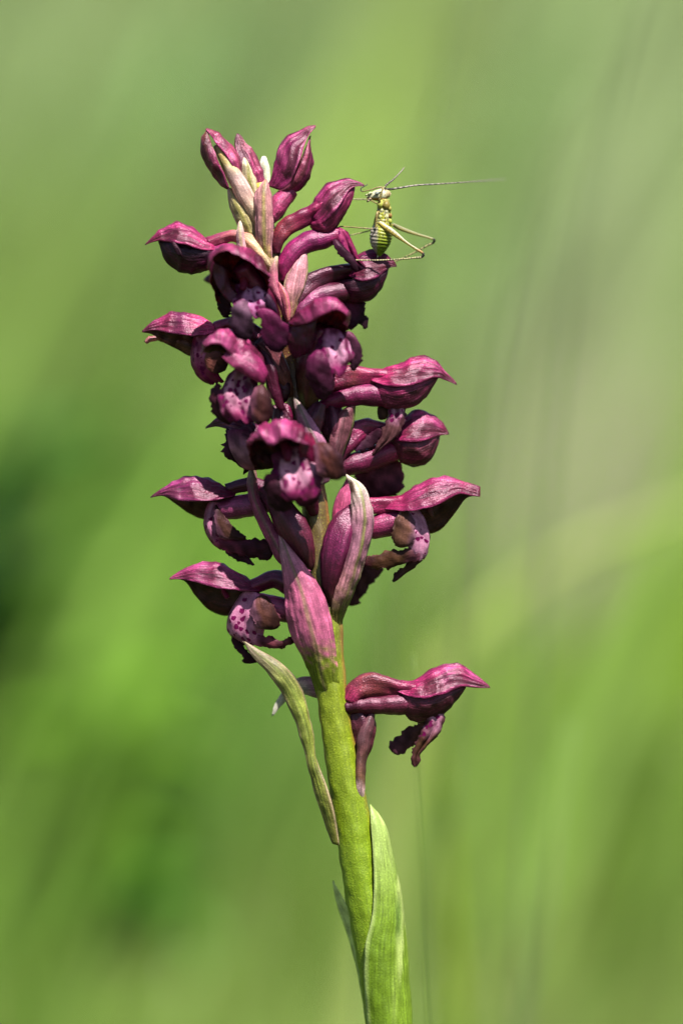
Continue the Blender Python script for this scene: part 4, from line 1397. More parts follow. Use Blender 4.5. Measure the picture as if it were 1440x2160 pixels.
# --- right flower behind it
f = flower([(g_tube([(716, 970, 10), (735, 930, 20), (765, 905, 30), (800, 905, 34), (845, 915, 34)], [12, 22, 22, 18, 18], flat=1.1, ridge=0.16, nr=3, twist=4), c_multi([(0, DMAG), (0.4, (0.2, 0.02, 0.08)), (0.6, (0.20, 0.035, 0.08)), (1, MAG)]))])
add(f, "spur", [(g_tube([(700, 995, 10), (735, 982, 20), (775, 970, 28), (815, 955, 34), (845, 948, 36)], [10, 22, 24, 25, 20]), c_multi([(0, DMAG), (0.5, (0.15, 0.02, 0.07)), (1, ROSE)]))], M_TUBE)
add(f, "hood", [(g_hood([(828, 912), (840, 890), (860, 873), (885, 866), (910, 874), (930, 890), (946, 914)],
                        [(828, 930), (850, 932), (875, 932), (900, 928), (918, 922), (932, 918), (946, 917)], w=(16, 34, 40, 38, 24, 10, 3), d=36),
                 c_hood(ROSE, (0.29, 0.08, 0.15), (0.07, 0.02, 0.02)))], M_PETAL, seed=15)
t_, b_ = [(826, 922), (855, 926), (890, 924), (912, 920), (926, 918)], [(826, 938), (836, 964), (858, 980), (880, 984), (904, 972), (920, 950), (926, 920)]
add(f, "side_sepal", [(g_sepal(t_, b_, w=(16, 38, 40, 24, 4), d=36, bulge=6), c_sepal((0.15, 0.045, 0.055), (0.20, 0.055, 0.08), (0.06, 0.03, 0.02)))], M_PETAL, seed=16)
add(f, "side_sepal", [(g_sepal(t_, b_, w=(16, 38, 40, 24, 4), d=36, bulge=6, side=1), c_sepal())], M_PETAL, seed=17)
add(f, "lip", [(g_lens([(770, 968), (800, 966), (846, 975), (850, 992), (854, 1020), (850, 1036), (824, 1046), (802, 1058), (780, 1062), (748, 1010), (752, 990)], 8, d=[60, 66, 70], bulge=14), c_multi([(0, MAG), (0.35, (0.16, 0.05, 0.07)), (0.7, (0.07, 0.025, 0.03)), (1, (0.03, 0.012, 0.014))]), {'jag': 3.0})], M_LIP)

# --- closed bud on the left, high up
f = flower([(g_tube([(574, 572, -14), (552, 540, -22), (525, 512, -18), (495, 498, -8), (465, 504, 0), (440, 515, 0)], [8, 17, 19, 13, 12, 14], flat=1.0, ridge=0.12, nr=4, twist=2),
             c_multi([(0, CREAM), (0.4, (0.42, 0.30, 0.18)), (0.6, (0.30, 0.12, 0.11)), (0.8, (0.20, 0.035, 0.08)), (1, (0.12, 0.013, 0.042))]))], M_BRACT)
add(f, "spur", [(g_tube([(512, 552, -10), (490, 535, -8), (462, 540, -2), (432, 548, 0), (410, 550, 0)], [10, 20, 24, 24, 14]), c_multi([(0, ROSE), (0.5, (0.26, 0.055, 0.15)), (1, ROSE)]))], M_TUBE)
add(f, "hood", [(g_hood([(460, 524), (435, 503), (405, 481), (375, 469), (352, 475), (330, 494), (306, 515)],
                        [(458, 528), (435, 527), (405, 520), (375, 513), (350, 509), (328, 509), (306, 517)], w=(12, 30, 38, 36, 24, 10, 2)),
                 c_hood((0.30, 0.045, 0.12), (0.29, 0.065, 0.14), (0.16, 0.02, 0.055)))], M_PETAL, seed=19)
t_, b_ = [(448, 525), (410, 516), (375, 509), (350, 506), (336, 508)], [(452, 560), (428, 573), (398, 578), (368, 567), (347, 543), (335, 510)]
add(f, "side_sepal", [(g_sepal(t_, b_, w=(22, 34, 32, 20, 3), bulge=9), c_sepal((0.022, 0.006, 0.014), (0.10, 0.012, 0.045), (0.02, 0.005, 0.012), k=0.7))], M_PETAL, seed=20)
add(f, "side_sepal", [(g_sepal(t_, b_, w=(22, 34, 32, 20, 3), bulge=9, side=1), c_sepal(PLUM, MAG))], M_PETAL, seed=21)
add(f, "lip", [(g_patch([
    [(362, 512, -36), (366, 511, -37), (370, 512, -36)],
    [(366, 524, -40), (372, 523, -43), (380, 526, -41)],
    [(376, 540, -40), (381, 541, -43), (386, 544, -41)]], nu=16, nv=8), c_flat(VELV))], M_LIP)

# --- left flower with beige lower sepal
f = flower([(g_tube([(560, 745, -20), (535, 705, -30), (505, 685, -20), (480, 684, -6), (455, 693, 0)], [10, 18, 16, 13, 13], ridge=0.1, nr=4), c_multi([(0, DMAG), (0.6, MAG), (1, (0.24, 0.02, 0.07))]))])
add(f, "hood", [(g_hood([(464, 694), (445, 680), (412, 666), (378, 659), (350, 663), (325, 678), (300, 698)],
                        [(463, 698), (440, 706), (412, 709), (385, 706), (355, 702), (326, 697), (300, 701)],
                        far=[(462, 712), (436, 745), (410, 753), (372, 736), (345, 722), (320, 705), (300, 701)], w=(10, 28, 36, 32, 20, 8, 2), d=[0, -4, -6]),
                 c_hood((0.46, 0.085, 0.16), (0.17, 0.035, 0.095), (0.06, 0.012, 0.03), inner=(0.10, 0.065, 0.025), stripe=0.3))], M_PETAL, seed=23)
add(f, "side_sepal", [(g_patch([
    [(304, 720, 20), (306, 722, 20), (308, 724, 20)],
    [(318, 708, 24), (322, 714, 18), (330, 719, 24)],
    [(345, 702, 28), (350, 714, 20), (352, 726, 28)],
    [(378, 704, 30), (384, 722, 22), (382, 740, 30)],
    [(420, 706, 28), (424, 730, 22), (412, 755, 28)]], nu=30, nv=14), c_multi([(0, (0.36, 0.24, 0.16)), (0.3, (0.17, 0.12, 0.05)), (1, (0.11, 0.07, 0.022))]), {'jag': 1.2})], M_PETAL, seed=24)
add(f, "spur", [(g_tube([(540, 745, -16), (505, 735, -10), (470, 735, -4), (440, 738, 0)], [12, 20, 24, 16]), c_grad(DMAG, MAG))], M_TUBE)
add(f, "lip", [(g_patch([
    [(408, 712, -2), (424, 706, -20), (450, 704, -22)],
    [(403, 740, -2), (420, 735, -26), (452, 735, -30)],
    [(405, 770, 0), (424, 768, -26), (456, 766, -30)],
    [(420, 796, 2), (438, 792, -20), (462, 790, -24)],
    [(446, 812, 4), (458, 808, -10), (474, 806, -14)]], nu=32, nv=20), c_lip([(0, (0.36, 0.16, 0.25)), (0.35, (0.34, 0.15, 0.23)), (0.6, (0.24, 0.035, 0.11)), (1, (0.12, 0.01, 0.05))]), {'mask': m_spots(0.1, 0.8)}),
    (g_lens([(432, 756), (440, 740), (470, 736), (482, 760), (476, 782), (456, 788), (438, 778)], 4, d=-38, bulge=10), c_grad((0.12, 0.06, 0.035), (0.08, 0.04, 0.025)))], M_LIP)

# --- the flower the insect climbs on: tall closed hood
f = flower([(g_tube([(583, 536, -14), (587, 506, -12), (604, 480, -8), (632, 462, -4), (658, 448, 0), (684, 432, 0)], [9, 15, 18, 19, 19, 20], flat=1.2, ridge=0.16, nr=3, twist=4), c_multi([(0, DMAG), (0.35, (0.19, 0.05, 0.045)), (0.7, (0.20, 0.018, 0.075)), (1, ROSE)]))])
add(f, "spur", [(g_tube([(598, 594, -18), (601, 564, -18), (616, 535, -14), (645, 512, -8), (680, 504, -4), (712, 496, 0), (725, 502, 0)], [8, 17, 21, 22, 23, 20, 14], flat=1.0), c_multi([(0, (0.22, 0.02, 0.08)), (0.4, (0.23, 0.028, 0.12)), (0.7, (0.19, 0.02, 0.11)), (1, ROSE)]))], M_TUBE)
add(f, "hood", [(g_hood([(652, 462), (658, 432), (672, 406), (694, 386), (722, 379), (745, 382), (768, 390)],
                        [(664, 480), (684, 468), (704, 448), (722, 424), (738, 400), (750, 394), (768, 393)], w=(14, 30, 38, 36, 22, 9, 2)),
                 c_hood((0.24, 0.03, 0.10), (0.28, 0.068, 0.145), (0.30, 0.04, 0.13), stripe=0.65))], M_PETAL, seed=26)
t_, b_ = [(656, 470), (680, 458), (702, 436), (724, 412), (746, 394)], [(654, 478), (668, 492), (688, 497), (706, 484), (724, 456), (738, 428), (748, 396)]
add(f, "side_sepal", [(g_sepal(t_, b_, w=(16, 34, 36, 22, 3), bulge=5), c_sepal((0.24, 0.035, 0.09), (0.32, 0.075, 0.13), (0.16, 0.02, 0.06), k=0.5))], M_PETAL, seed=27)
add(f, "side_sepal", [(g_sepal(t_, b_, w=(16, 34, 36, 22, 3), bulge=5, side=1), c_sepal())], M_PETAL, seed=28)
add(f, "lip", [(g_patch([
    [(704, 490, -8), (718, 484, -18), (734, 490, -8)],
    [(708, 506, -12), (726, 500, -22), (742, 506, -8)],
    [(716, 524, -12), (734, 520, -22), (750, 526, -8)],
    [(728, 542, -8), (742, 540, -18), (757, 545, -6)],
    [(745, 562, -6), (760, 560, -14), (776, 566, -4)],
    [(765, 580, -2), (776, 578, -10), (788, 582, 0)],
    [(782, 598, 2), (787, 599, 0), (792, 597, 2)]], nu=40, nv=16), c_lip([(0, (0.33, 0.12, 0.2)), (0.15, (0.28, 0.05, 0.13)), (0.45, (0.13, 0.01, 0.05)), (0.7, PLUM), (1, VELV)]), {'mask': m_spots(0, 0.35)}),
    (g_patch([
        [(703, 505, -20), (706, 504, -22), (710, 506, -20)],
        [(703, 520, -26), (713, 516, -30), (724, 520, -22)],
        [(714, 538, -28), (726, 532, -32), (740, 536, -22)],
        [(730, 552, -26), (739, 550, -30), (748, 546, -22)],
        [(744, 566, -22), (749, 566, -25), (755, 562, -20)],
        [(748, 573, -20), (751, 574, -21), (754, 572, -20)]], nu=34, nv=14), c_multi([(0, (0.05, 0.012, 0.03)), (0.3, (0.035, 0.010, 0.024)), (1, (0.03, 0.010, 0.02))]), JAG)], M_LIP)

# --- dark flower behind the insect
f = flower([(g_tube([(618, 672, -10), (628, 630, -10), (655, 598, 0), (695, 578, 10), (735, 570, 16), (760, 565, 16)], [8, 18, 20, 18, 17, 16], flat=1.1, ridge=0.16, nr=3, twist=4), c_multi([(0, DMAG), (0.3, (0.08, 0.012, 0.025)), (0.7, (0.07, 0.007, 0.026)), (1, DMAG)]))])
add(f, "spur", [(g_tube([(622, 690, -14), (636, 655, -14), (665, 628, -4), (705, 618, 8), (745, 610, 14)], [8, 20, 22, 24, 18]), c_multi([(0, (0.16, 0.03, 0.09)), (0.4, (0.2, 0.06, 0.13)), (0.7, DMAG), (1, DMAG)]))], M_TUBE)
add(f, "hood", [(g_hood([(735, 566), (748, 548), (765, 534), (788, 527), (808, 534), (822, 546), (836, 560)],
                        [(732, 580), (752, 590), (775, 592), (795, 586), (812, 572), (824, 564), (836, 563)], w=(14, 34, 40, 34, 22, 9, 2), d=22),
                 c_hood(MAG, (0.17, 0.03, 0.09), (0.10, 0.03, 0.02)))], M_PETAL, seed=30)
t_, b_ = [(715, 592), (745, 588), (778, 586), (806, 574), (818, 566)], [(712, 604), (722, 624), (748, 638), (776, 634), (800, 612), (812, 590), (820, 568)]
add(f, "side_sepal", [(g_sepal(t_, b_, w=(16, 38, 38, 24, 4), d=22, bulge=6), c_sepal((0.05, 0.006, 0.02), (0.14, 0.02, 0.065), (0.03, 0.005, 0.012)))], M_PETAL, seed=31)
add(f, "side_sepal", [(g_sepal(t_, b_, w=(16, 38, 38, 24, 4), d=22, bulge=6, side=1), c_sepal(DMAG, MAG))], M_PETAL, seed=32)
add(f, "lip", [(g_lens([(722, 625), (750, 628), (768, 640), (770, 655), (776, 690), (768, 694), (758, 680), (740, 695), (722, 690), (714, 650)], 4, d=30, bulge=8), c_grad((0.10, 0.012, 0.04), VELV, 0.2, 0.7), {'jag': 2.0})], M_LIP)

# --- front flowers, facing the camera ------------------------------------------------
# upper front flower
f = flower([(g_tube([(585, 690, -30), (560, 640, -50), (530, 590, -70), (510, 560, -90)], [10, 22, 24, 20]), c_grad(DMAG, MAG))])
add(f, "hood", [(g_patch([
    [(505, 612, -40), (508, 606, -38), (514, 600, -36), (522, 600, -36), (528, 606, -38), (530, 612, -40)],
    [(468, 640, -60), (478, 600, -50), (500, 570, -40), (535, 575, -40), (556, 610, -50), (560, 640, -60)],
    [(452, 615, -86), (460, 570, -80), (490, 538, -74), (530, 545, -76), (560, 585, -84), (566, 615, -86)],
    [(446, 590, -112), (447, 552, -112), (478, 519, -108), (525, 527, -108), (560, 566, -112), (568, 592, -112)],
    [(448, 572, -130), (444, 545, -136), (470, 521, -140), (520, 536, -140), (556, 568, -136), (571, 582, -132)],
    [(452, 556, -140), (450, 540, -146), (478, 530, -156), (510, 542, -156), (545, 566, -146), (570, 582, -140)]], nu=36, nv=40, kind='hood'),
    c_hood((0.13, 0.012, 0.045), (0.27, 0.06, 0.13), (0.26, 0.06, 0.13), inner=(0.12, 0.012, 0.008), inner2=(0.10, 0.02, 0.012), stripe=0.4))], M_PETAL, seed=40, rough=2.0)
add(f, "side_sepal", [(g_patch([
    [(447, 552, -118), (462, 556, -110), (480, 566, -100)],
    [(452, 588, -112), (468, 592, -106), (486, 598, -98)],
    [(470, 622, -104), (484, 624, -100), (500, 626, -94)],
    [(486, 638, -98), (492, 640, -96), (500, 640, -92)]], nu=26, nv=14), c_grad((0.075, 0.014, 0.02), (0.10, 0.012, 0.03)))], M_PETAL, seed=41)
add(f, "column", [(g_tube([(512, 570, -80), (516, 590, -90), (514, 606, -98), (510, 612, -100)], [8, 10, 9, 5], nu=16, nv=12), c_grad((0.2, 0.03, 0.02), (0.10, 0.01, 0.03)))], M_LIP)
add(f, "lip", [(g_patch([
    [(486, 600, -80), (515, 596, -84), (548, 596, -84), (566, 604, -78)],
    [(488, 628, -108), (516, 618, -116), (548, 618, -116), (568, 630, -106)],
    [(492, 652, -116), (520, 646, -128), (550, 645, -126), (566, 654, -114)],
    [(505, 672, -112), (530, 670, -124), (552, 668, -122), (562, 670, -110)]], nu=30, nv=26), c_bib([(0, (0.28, 0.10, 0.22)), (0.35, (0.46, 0.34, 0.42)), (0.7, (0.40, 0.22, 0.35)), (1, (0.14, 0.02, 0.09))]), {'mask': m_spots(0.0, 0.9)}),
    (g_patch([
        [(508, 634, -122), (512, 632, -124), (520, 634, -122)],
        [(488, 650, -130), (508, 652, -138), (530, 660, -130)],
        [(485, 676, -128), (508, 680, -138), (536, 684, -126)],
        [(494, 704, -120), (512, 712, -126), (530, 706, -118)],
        [(512, 716, -112), (518, 719, -114), (524, 716, -112)]], nu=30, nv=18), c_multi([(0, (0.16, 0.10, 0.14)), (0.3, (0.055, 0.04, 0.055)), (1, (0.016, 0.009, 0.018))]), {'jag': 2.0}),
    (g_patch([
        [(556, 622, -110), (562, 618, -112), (568, 622, -108)],
        [(562, 640, -116), (572, 636, -120), (582, 650, -110)],
        [(566, 652, -112), (576, 656, -114), (585, 660, -108)]], nu=20, nv=12), c_flat((0.022, 0.012, 0.028)), JAG),
    (g_patch([
        [(540, 655, -116), (556, 650, -120), (572, 655, -112)],
        [(548, 680, -116), (572, 672, -124), (598, 678, -112)],
        [(552, 710, -110), (580, 704, -120), (615, 694, -106)],
        [(562, 732, -102), (586, 736, -110), (612, 718, -100)],
        [(578, 742, -96), (588, 744, -98), (598, 738, -96)]], nu=32, nv=18), c_multi([(0, (0.20, 0.03, 0.11)), (0.35, (0.07, 0.008, 0.04)), (1, (0.022, 0.008, 0.022))]), JAG),
    (g_patch([
        [(470, 612, -66), (480, 620, -68), (488, 632, -66)],
        [(455, 622, -60), (470, 640, -64), (490, 655, -60)],
        [(460, 650, -56), (472, 660, -60), (486, 664, -56)],
        [(470, 668, -52), (476, 670, -54), (484, 670, -52)]], nu=22, nv=14), c_flat(VELV), {'jag': 3})], M_LIP, rough=0.7, bib=True, fold=7.0)

# right front flower
f = flower([(g_tube([(652, 880, -24), (653, 840, -34), (658, 790, -46), (668, 740, -60), (682, 690, -80)], [8, 24, 32, 28, 20], ridge=0.1, nr=5), c_multi([(0, (0.08, 0.085, 0.015)), (0.35, (0.09, 0.06, 0.02)), (0.65, (0.15, 0.018, 0.045)), (1, MAG)]))])
add(f, "hood", [(g_patch([
    [(655, 712, -40), (660, 706, -40), (668, 702, -40), (676, 702, -40), (684, 706, -40), (688, 712, -40)],
    [(614, 700, -50), (630, 690, -56), (655, 672, -60), (690, 668, -62), (716, 690, -60), (716, 715, -56)],
    [(608, 690, -80), (628, 670, -92), (660, 648, -98), (700, 642, -98), (728, 668, -92), (728, 700, -82)],
    [(608, 684, -104), (632, 660, -120), (664, 634, -128), (706, 630, -128), (734, 656, -122), (732, 690, -108)],
    [(612, 684, -116), (640, 668, -134), (672, 640, -144), (712, 636, -144), (734, 660, -136), (726, 684, -120)],
    [(620, 687, -122), (650, 682, -140), (682, 664, -152), (712, 654, -152), (732, 668, -142), (722, 682, -126)]], nu=36, nv=36, kind='hood'),
    c_hood(MAG, (0.27, 0.055, 0.135), (0.29, 0.07, 0.15), inner=(0.11, 0.012, 0.022), inner2=(0.20, 0.05, 0.06), stripe=0.2))], M_PETAL, seed=44)
add(f, "side_sepal", [(g_patch([
    [(616, 688, -112), (640, 684, -118), (668, 676, -116)],
    [(606, 716, -104), (632, 712, -112), (664, 704, -108)],
    [(610, 742, -94), (632, 740, -102), (658, 730, -98)],
    [(620, 756, -86), (634, 752, -92), (650, 744, -90)]], nu=26, nv=18), c_grad(DMAG, (0.11, 0.01, 0.05)))], M_PETAL, seed=45)
add(f, "lip", [(g_patch([
    [(662, 700, -92), (690, 692, -100), (715, 694, -98), (738, 704, -88)],
    [(658, 722, -116), (688, 714, -130), (720, 712, -128), (746, 722, -110)],
    [(664, 748, -120), (692, 746, -136), (724, 742, -132), (748, 746, -112)],
    [(678, 772, -112), (700, 774, -126), (724, 768, -122), (740, 764, -108)],
    [(690, 792, -100), (706, 796, -110), (722, 788, -106), (732, 778, -98)]], nu=34, nv=26), c_bib([(0, (0.28, 0.08, 0.19)), (0.3, (0.42, 0.25, 0.36)), (0.55, (0.48, 0.36, 0.42)), (0.85, (0.26, 0.04, 0.14)), (1, (0.12, 0.012, 0.06))]), {'mask': m_spots(0.1, 0.95)}),
    (g_patch([
        [(660, 744, -118), (672, 738, -124), (684, 744, -120)],
        [(646, 766, -124), (668, 766, -136), (696, 772, -124)],
        [(648, 798, -120), (674, 800, -132), (704, 796, -116)],
        [(660, 826, -110), (680, 830, -120), (702, 820, -108)],
        [(672, 842, -102), (680, 844, -106), (690, 838, -102)]], nu=32, nv=20), c_multi([(0, (0.14, 0.02, 0.08)), (0.3, (0.05, 0.01, 0.03)), (1, (0.02, 0.007, 0.016))]), JAG),
    (g_patch([
        [(722, 702, -92), (734, 698, -94), (744, 702, -90)],
        [(738, 722, -96), (750, 718, -100), (759, 730, -92)],
        [(740, 750, -94), (756, 746, -98), (764, 752, -90)],
        [(738, 772, -88), (748, 776, -92), (758, 768, -86)],
        [(742, 780, -84), (746, 782, -86), (750, 778, -84)]], nu=26, nv=14), c_multi([(0, (0.10, 0.03, 0.06)), (0.4, (0.05, 0.018, 0.035)), (1, (0.06, 0.03, 0.05))]), {'jag': 2.2})], M_LIP, rough=0.7, bib=True, fold=7.0)

# left front flower with a spotted white lip
f = flower([(g_tube([(612, 835, -26), (592, 790, -40), (566, 745, -50), (540, 720, -60)], [8, 20, 24, 20], ridge=0.14, nr=5, twist=1.5), c_multi([(0, (0.12, 0.09, 0.03)), (0.5, (0.17, 0.10, 0.07)), (0.8, (0.12, 0.05, 0.05)), (1, DMAG)]))])
add(f, "hood", [(g_patch([
    [(512, 770, -48), (510, 764, -48), (506, 758, -48), (500, 758, -48), (494, 762, -48), (490, 768, -48)],
    [(540, 760, -60), (538, 735, -62), (525, 716, -66), (500, 708, -70), (476, 715, -70), (460, 740, -66)],
    [(556, 786, -88), (550, 748, -94), (524, 722, -100), (492, 702, -106), (460, 708, -104), (442, 745, -96)],
    [(560, 806, -104), (548, 766, -112), (516, 730, -124), (480, 699, -130), (446, 706, -128), (428, 744, -116)],
    [(557, 812, -110), (538, 776, -122), (504, 738, -136), (466, 702, -144), (436, 712, -142), (421, 744, -130)],
    [(548, 806, -112), (522, 778, -126), (490, 752, -140), (462, 726, -152), (440, 728, -152), (424, 750, -138)]], nu=36, nv=40, kind='hood'),
    c_hood((0.11, 0.012, 0.04), (0.30, 0.075, 0.15), (0.33, 0.10, 0.19), inner=(0.09, 0.05, 0.03), inner2=(0.12, 0.05, 0.035), stripe=0.25))], M_PETAL, seed=47, rough=1.8)
add(f, "side_sepal", [(g_patch([
    [(468, 754, -142), (474, 746, -140), (484, 738, -126)],
    [(492, 776, -140), (510, 758, -138), (526, 738, -118)],
    [(528, 798, -132), (544, 780, -132), (556, 762, -112)],
    [(554, 812, -122), (560, 804, -122), (566, 792, -108)]], nu=26, nv=14), c_grad((0.21, 0.05, 0.10), (0.20, 0.03, 0.09)))], M_PETAL, seed=48)
add(f, "side_sepal", [(g_patch([
    [(536, 742, -70), (552, 730, -72), (566, 740, -66)],
    [(556, 780, -84), (574, 772, -86), (584, 790, -76)],
    [(570, 830, -86), (588, 826, -88), (596, 840, -76)],
    [(584, 862, -78), (594, 866, -80), (602, 864, -72)]], nu=26, nv=16), c_grad((0.06, 0.006, 0.02), (0.085, 0.008, 0.03)))], M_PETAL, seed=49)
add(f, "lip", [(g_patch([
    [(476, 786, -84), (500, 774, -92), (528, 780, -92), (550, 795, -82)],
    [(460, 812, -112), (490, 800, -128), (526, 802, -128), (552, 812, -110)],
    [(456, 840, -118), (488, 832, -138), (526, 834, -136), (554, 842, -114)],
    [(466, 868, -112), (494, 868, -130), (524, 868, -128), (548, 866, -108)],
    [(486, 888, -100), (506, 892, -112), (526, 890, -110), (544, 884, -98)]], nu=36, nv=28), c_bib([(0, (0.20, 0.05, 0.08)), (0.25, (0.40, 0.28, 0.28)), (0.6, (0.40, 0.26, 0.31)), (0.85, (0.22, 0.04, 0.11)), (1, (0.09, 0.01, 0.04))]), {'mask': m_spots(0.2, 0.95)}),
    (g_patch([
        [(538, 818, -122), (552, 810, -126), (566, 826, -116)],
        [(528, 840, -130), (550, 834, -140), (574, 842, -122)],
        [(528, 866, -128), (552, 864, -138), (576, 862, -120)],
        [(534, 888, -118), (552, 892, -128), (572, 882, -114)],
        [(545, 896, -110), (554, 898, -114), (562, 894, -108)]], nu=30, nv=18), c_side((0.40, 0.20, 0.26), (0.12, 0.06, 0.04), (0.035, 0.016, 0.016), rim=(0.13, 0.08, 0.07)), {'jag': 0.8}),
    (g_patch([
        [(456, 806, -96), (460, 808, -98), (466, 812, -96)],
        [(443, 832, -96), (452, 832, -104), (464, 836, -100)],
        [(446, 862, -92), (460, 860, -102), (478, 868, -98)],
        [(458, 880, -88), (472, 884, -96), (488, 884, -92)],
        [(478, 894, -84), (484, 896, -88), (489, 890, -86)]], nu=28, nv=16), c_multi([(0, (0.07, 0.025, 0.035)), (1, (0.02, 0.008, 0.012))]), {'jag': 2.4})], M_LIP, rough=0.7, bib=True, fold=7.0)

# lowest front flower, closest to the camera
f = flower([(g_tube([(662, 1085, -30), (652, 1050, -44), (635, 1000, -70), (612, 960, -100)], [10, 22, 24, 22]), c_grad(DMAG, MAG))])
add(f, "hood", [(g_patch([
    [(588, 985, -62), (592, 975, -62), (600, 968, -62), (608, 968, -62), (616, 975, -62), (620, 985, -62)],
    [(540, 990, -80), (545, 950, -88), (570, 918, -94), (610, 908, -96), (645, 928, -92), (655, 965, -84)],
    [(528, 970, -116), (536, 930, -126), (566, 898, -136), (608, 889, -138), (645, 912, -130), (656, 950, -120)],
    [(522, 950, -146), (534, 918, -160), (564, 892, -170), (602, 885, -172), (638, 908, -164), (655, 938, -150)],
    [(522, 938, -160), (540, 918, -178), (566, 904, -190), (598, 896, -190), (630, 916, -180), (655, 935, -164)],
    [(530, 935, -166), (550, 928, -184), (574, 940, -196), (602, 926, -196), (628, 934, -184), (652, 938, -170)]], nu=36, nv=40, kind='hood'),
    c_hood(MAG, (0.30, 0.075, 0.16), (0.33, 0.10, 0.19), inner=(0.06, 0.012, 0.014), inner2=(0.10, 0.02, 0.03), stripe=0.3))], M_PETAL, seed=51, rough=2.4)
add(f, "side_sepal", [(g_patch([
    [(642, 918, -150), (650, 910, -152), (660, 918, -146)],
    [(630, 948, -144), (650, 940, -150), (668, 945, -140)],
    [(640, 985, -130), (656, 980, -136), (670, 982, -126)]], nu=22, nv=14), c_grad((0.18, 0.015, 0.05), MAG))], M_PETAL, seed=52)
add(f, "column", [(g_tube([(600, 935, -130), (606, 955, -142), (606, 972, -150)], [10, 11, 6], nu=16, nv=12), c_flat((0.10, 0.01, 0.03)))], M_LIP)
add(f, "lip", [(g_patch([
    [(560, 958, -120), (590, 950, -130), (630, 940, -134), (665, 950, -122)],
    [(562, 984, -148), (594, 974, -166), (634, 962, -170), (674, 970, -150)],
    [(570, 1010, -156), (600, 1004, -176), (640, 994, -178), (678, 996, -156)],
    [(586, 1036, -148), (614, 1034, -168), (648, 1026, -168), (680, 1020, -148)],
    [(606, 1054, -134), (628, 1058, -148), (652, 1052, -148), (676, 1042, -134)]], nu=36, nv=28), c_bib([(0, (0.20, 0.05, 0.09)), (0.25, (0.44, 0.32, 0.33)), (0.6, (0.46, 0.32, 0.37)), (0.82, (0.24, 0.03, 0.12)), (1, (0.05, 0.008, 0.02))]), {'mask': m_spots(0.15, 0.95)}),
    (g_patch([
        [(660, 940, -160), (676, 932, -166), (692, 936, -158)],
        [(664, 964, -170), (692, 950, -182), (718, 958, -164)],
        [(666, 990, -170), (696, 982, -182), (726, 984, -162)],
        [(678, 1006, -160), (702, 1008, -168), (728, 1000, -154)],
        [(700, 1010, -150), (712, 1010, -152), (724, 1004, -148)]], nu=32, nv=20), c_side((0.44, 0.24, 0.30), (0.15, 0.07, 0.04), (0.03, 0.014, 0.014), rim=(0.04, 0.015, 0.02)), {'jag': 0.6}),
    (g_patch([
        [(562, 1000, -150), (576, 998, -154), (592, 1006, -150)],
        [(556, 1026, -150), (580, 1028, -160), (608, 1034, -150)],
        [(564, 1054, -142), (588, 1058, -152), (616, 1056, -140)],
        [(580, 1076, -132), (598, 1080, -138), (616, 1072, -130)]], nu=28, nv=18), c_multi([(0, (0.10, 0.015, 0.04)), (0.3, (0.025, 0.008, 0.014)), (1, (0.012, 0.006, 0.009))]), JAG),
    (g_patch([
        [(612, 1038, -140), (640, 1040, -150), (672, 1028, -140)],
        [(618, 1056, -136), (646, 1058, -142), (676, 1044, -132)],
        [(632, 1068, -128), (650, 1068, -130), (668, 1058, -126)]], nu=22, nv=16), c_grad((0.16, 0.02, 0.09), (0.03, 0.006, 0.016)), JAG)], M_LIP, rough=0.7, bib=True, fold=7.0)

# half-hidden flower on the left between the front flowers
f = flower([(g_tube([(600, 930, -20), (565, 920, -30), (530, 915, -34), (505, 920, -36)], [12, 20, 22, 18]), c_grad(DMAG, (0.12, 0.03, 0.07)))])
add(f, "hood", [(g_hood([(560, 905), (530, 890), (500, 882), (475, 882), (455, 888), (434, 900)],
                        [(560, 940), (530, 930), (505, 915), (478, 905), (455, 900), (434, 904)], w=(20, 30, 28, 18, 8, 2), d=[-40, -30, -10, 20]),
                 c_hood(DMAG, (0.17, 0.03, 0.10), (0.035, 0.014, 0.02), inner=PLUM))], M_PETAL, seed=54)
add(f, "lip", [(g_patch([
    [(480, 908, -40), (500, 905, -52), (530, 910, -56)],
    [(482, 935, -46), (505, 935, -60), (540, 940, -62)],
    [(494, 965, -44), (516, 965, -58), (546, 965, -60)],
    [(515, 990, -38), (532, 992, -46), (550, 990, -50)]], nu=28, nv=18), c_multi([(0, (0.14, 0.035, 0.08)), (0.5, (0.34, 0.23, 0.25)), (1, (0.22, 0.10, 0.12))])),
    (g_patch([
        [(478, 902, -30), (484, 904, -34), (490, 908, -34)],
        [(476, 930, -36), (486, 932, -42), (496, 936, -42)],
        [(473, 954, -34), (488, 952, -42), (500, 956, -42)],
        [(494, 974, -32), (504, 972, -38), (514, 970, -38)],
        [(522, 996, -28), (528, 992, -32), (534, 988, -32)]], nu=28, nv=14), c_flat((0.03, 0.009, 0.02)), {'jag': 2.4})], M_LIP)
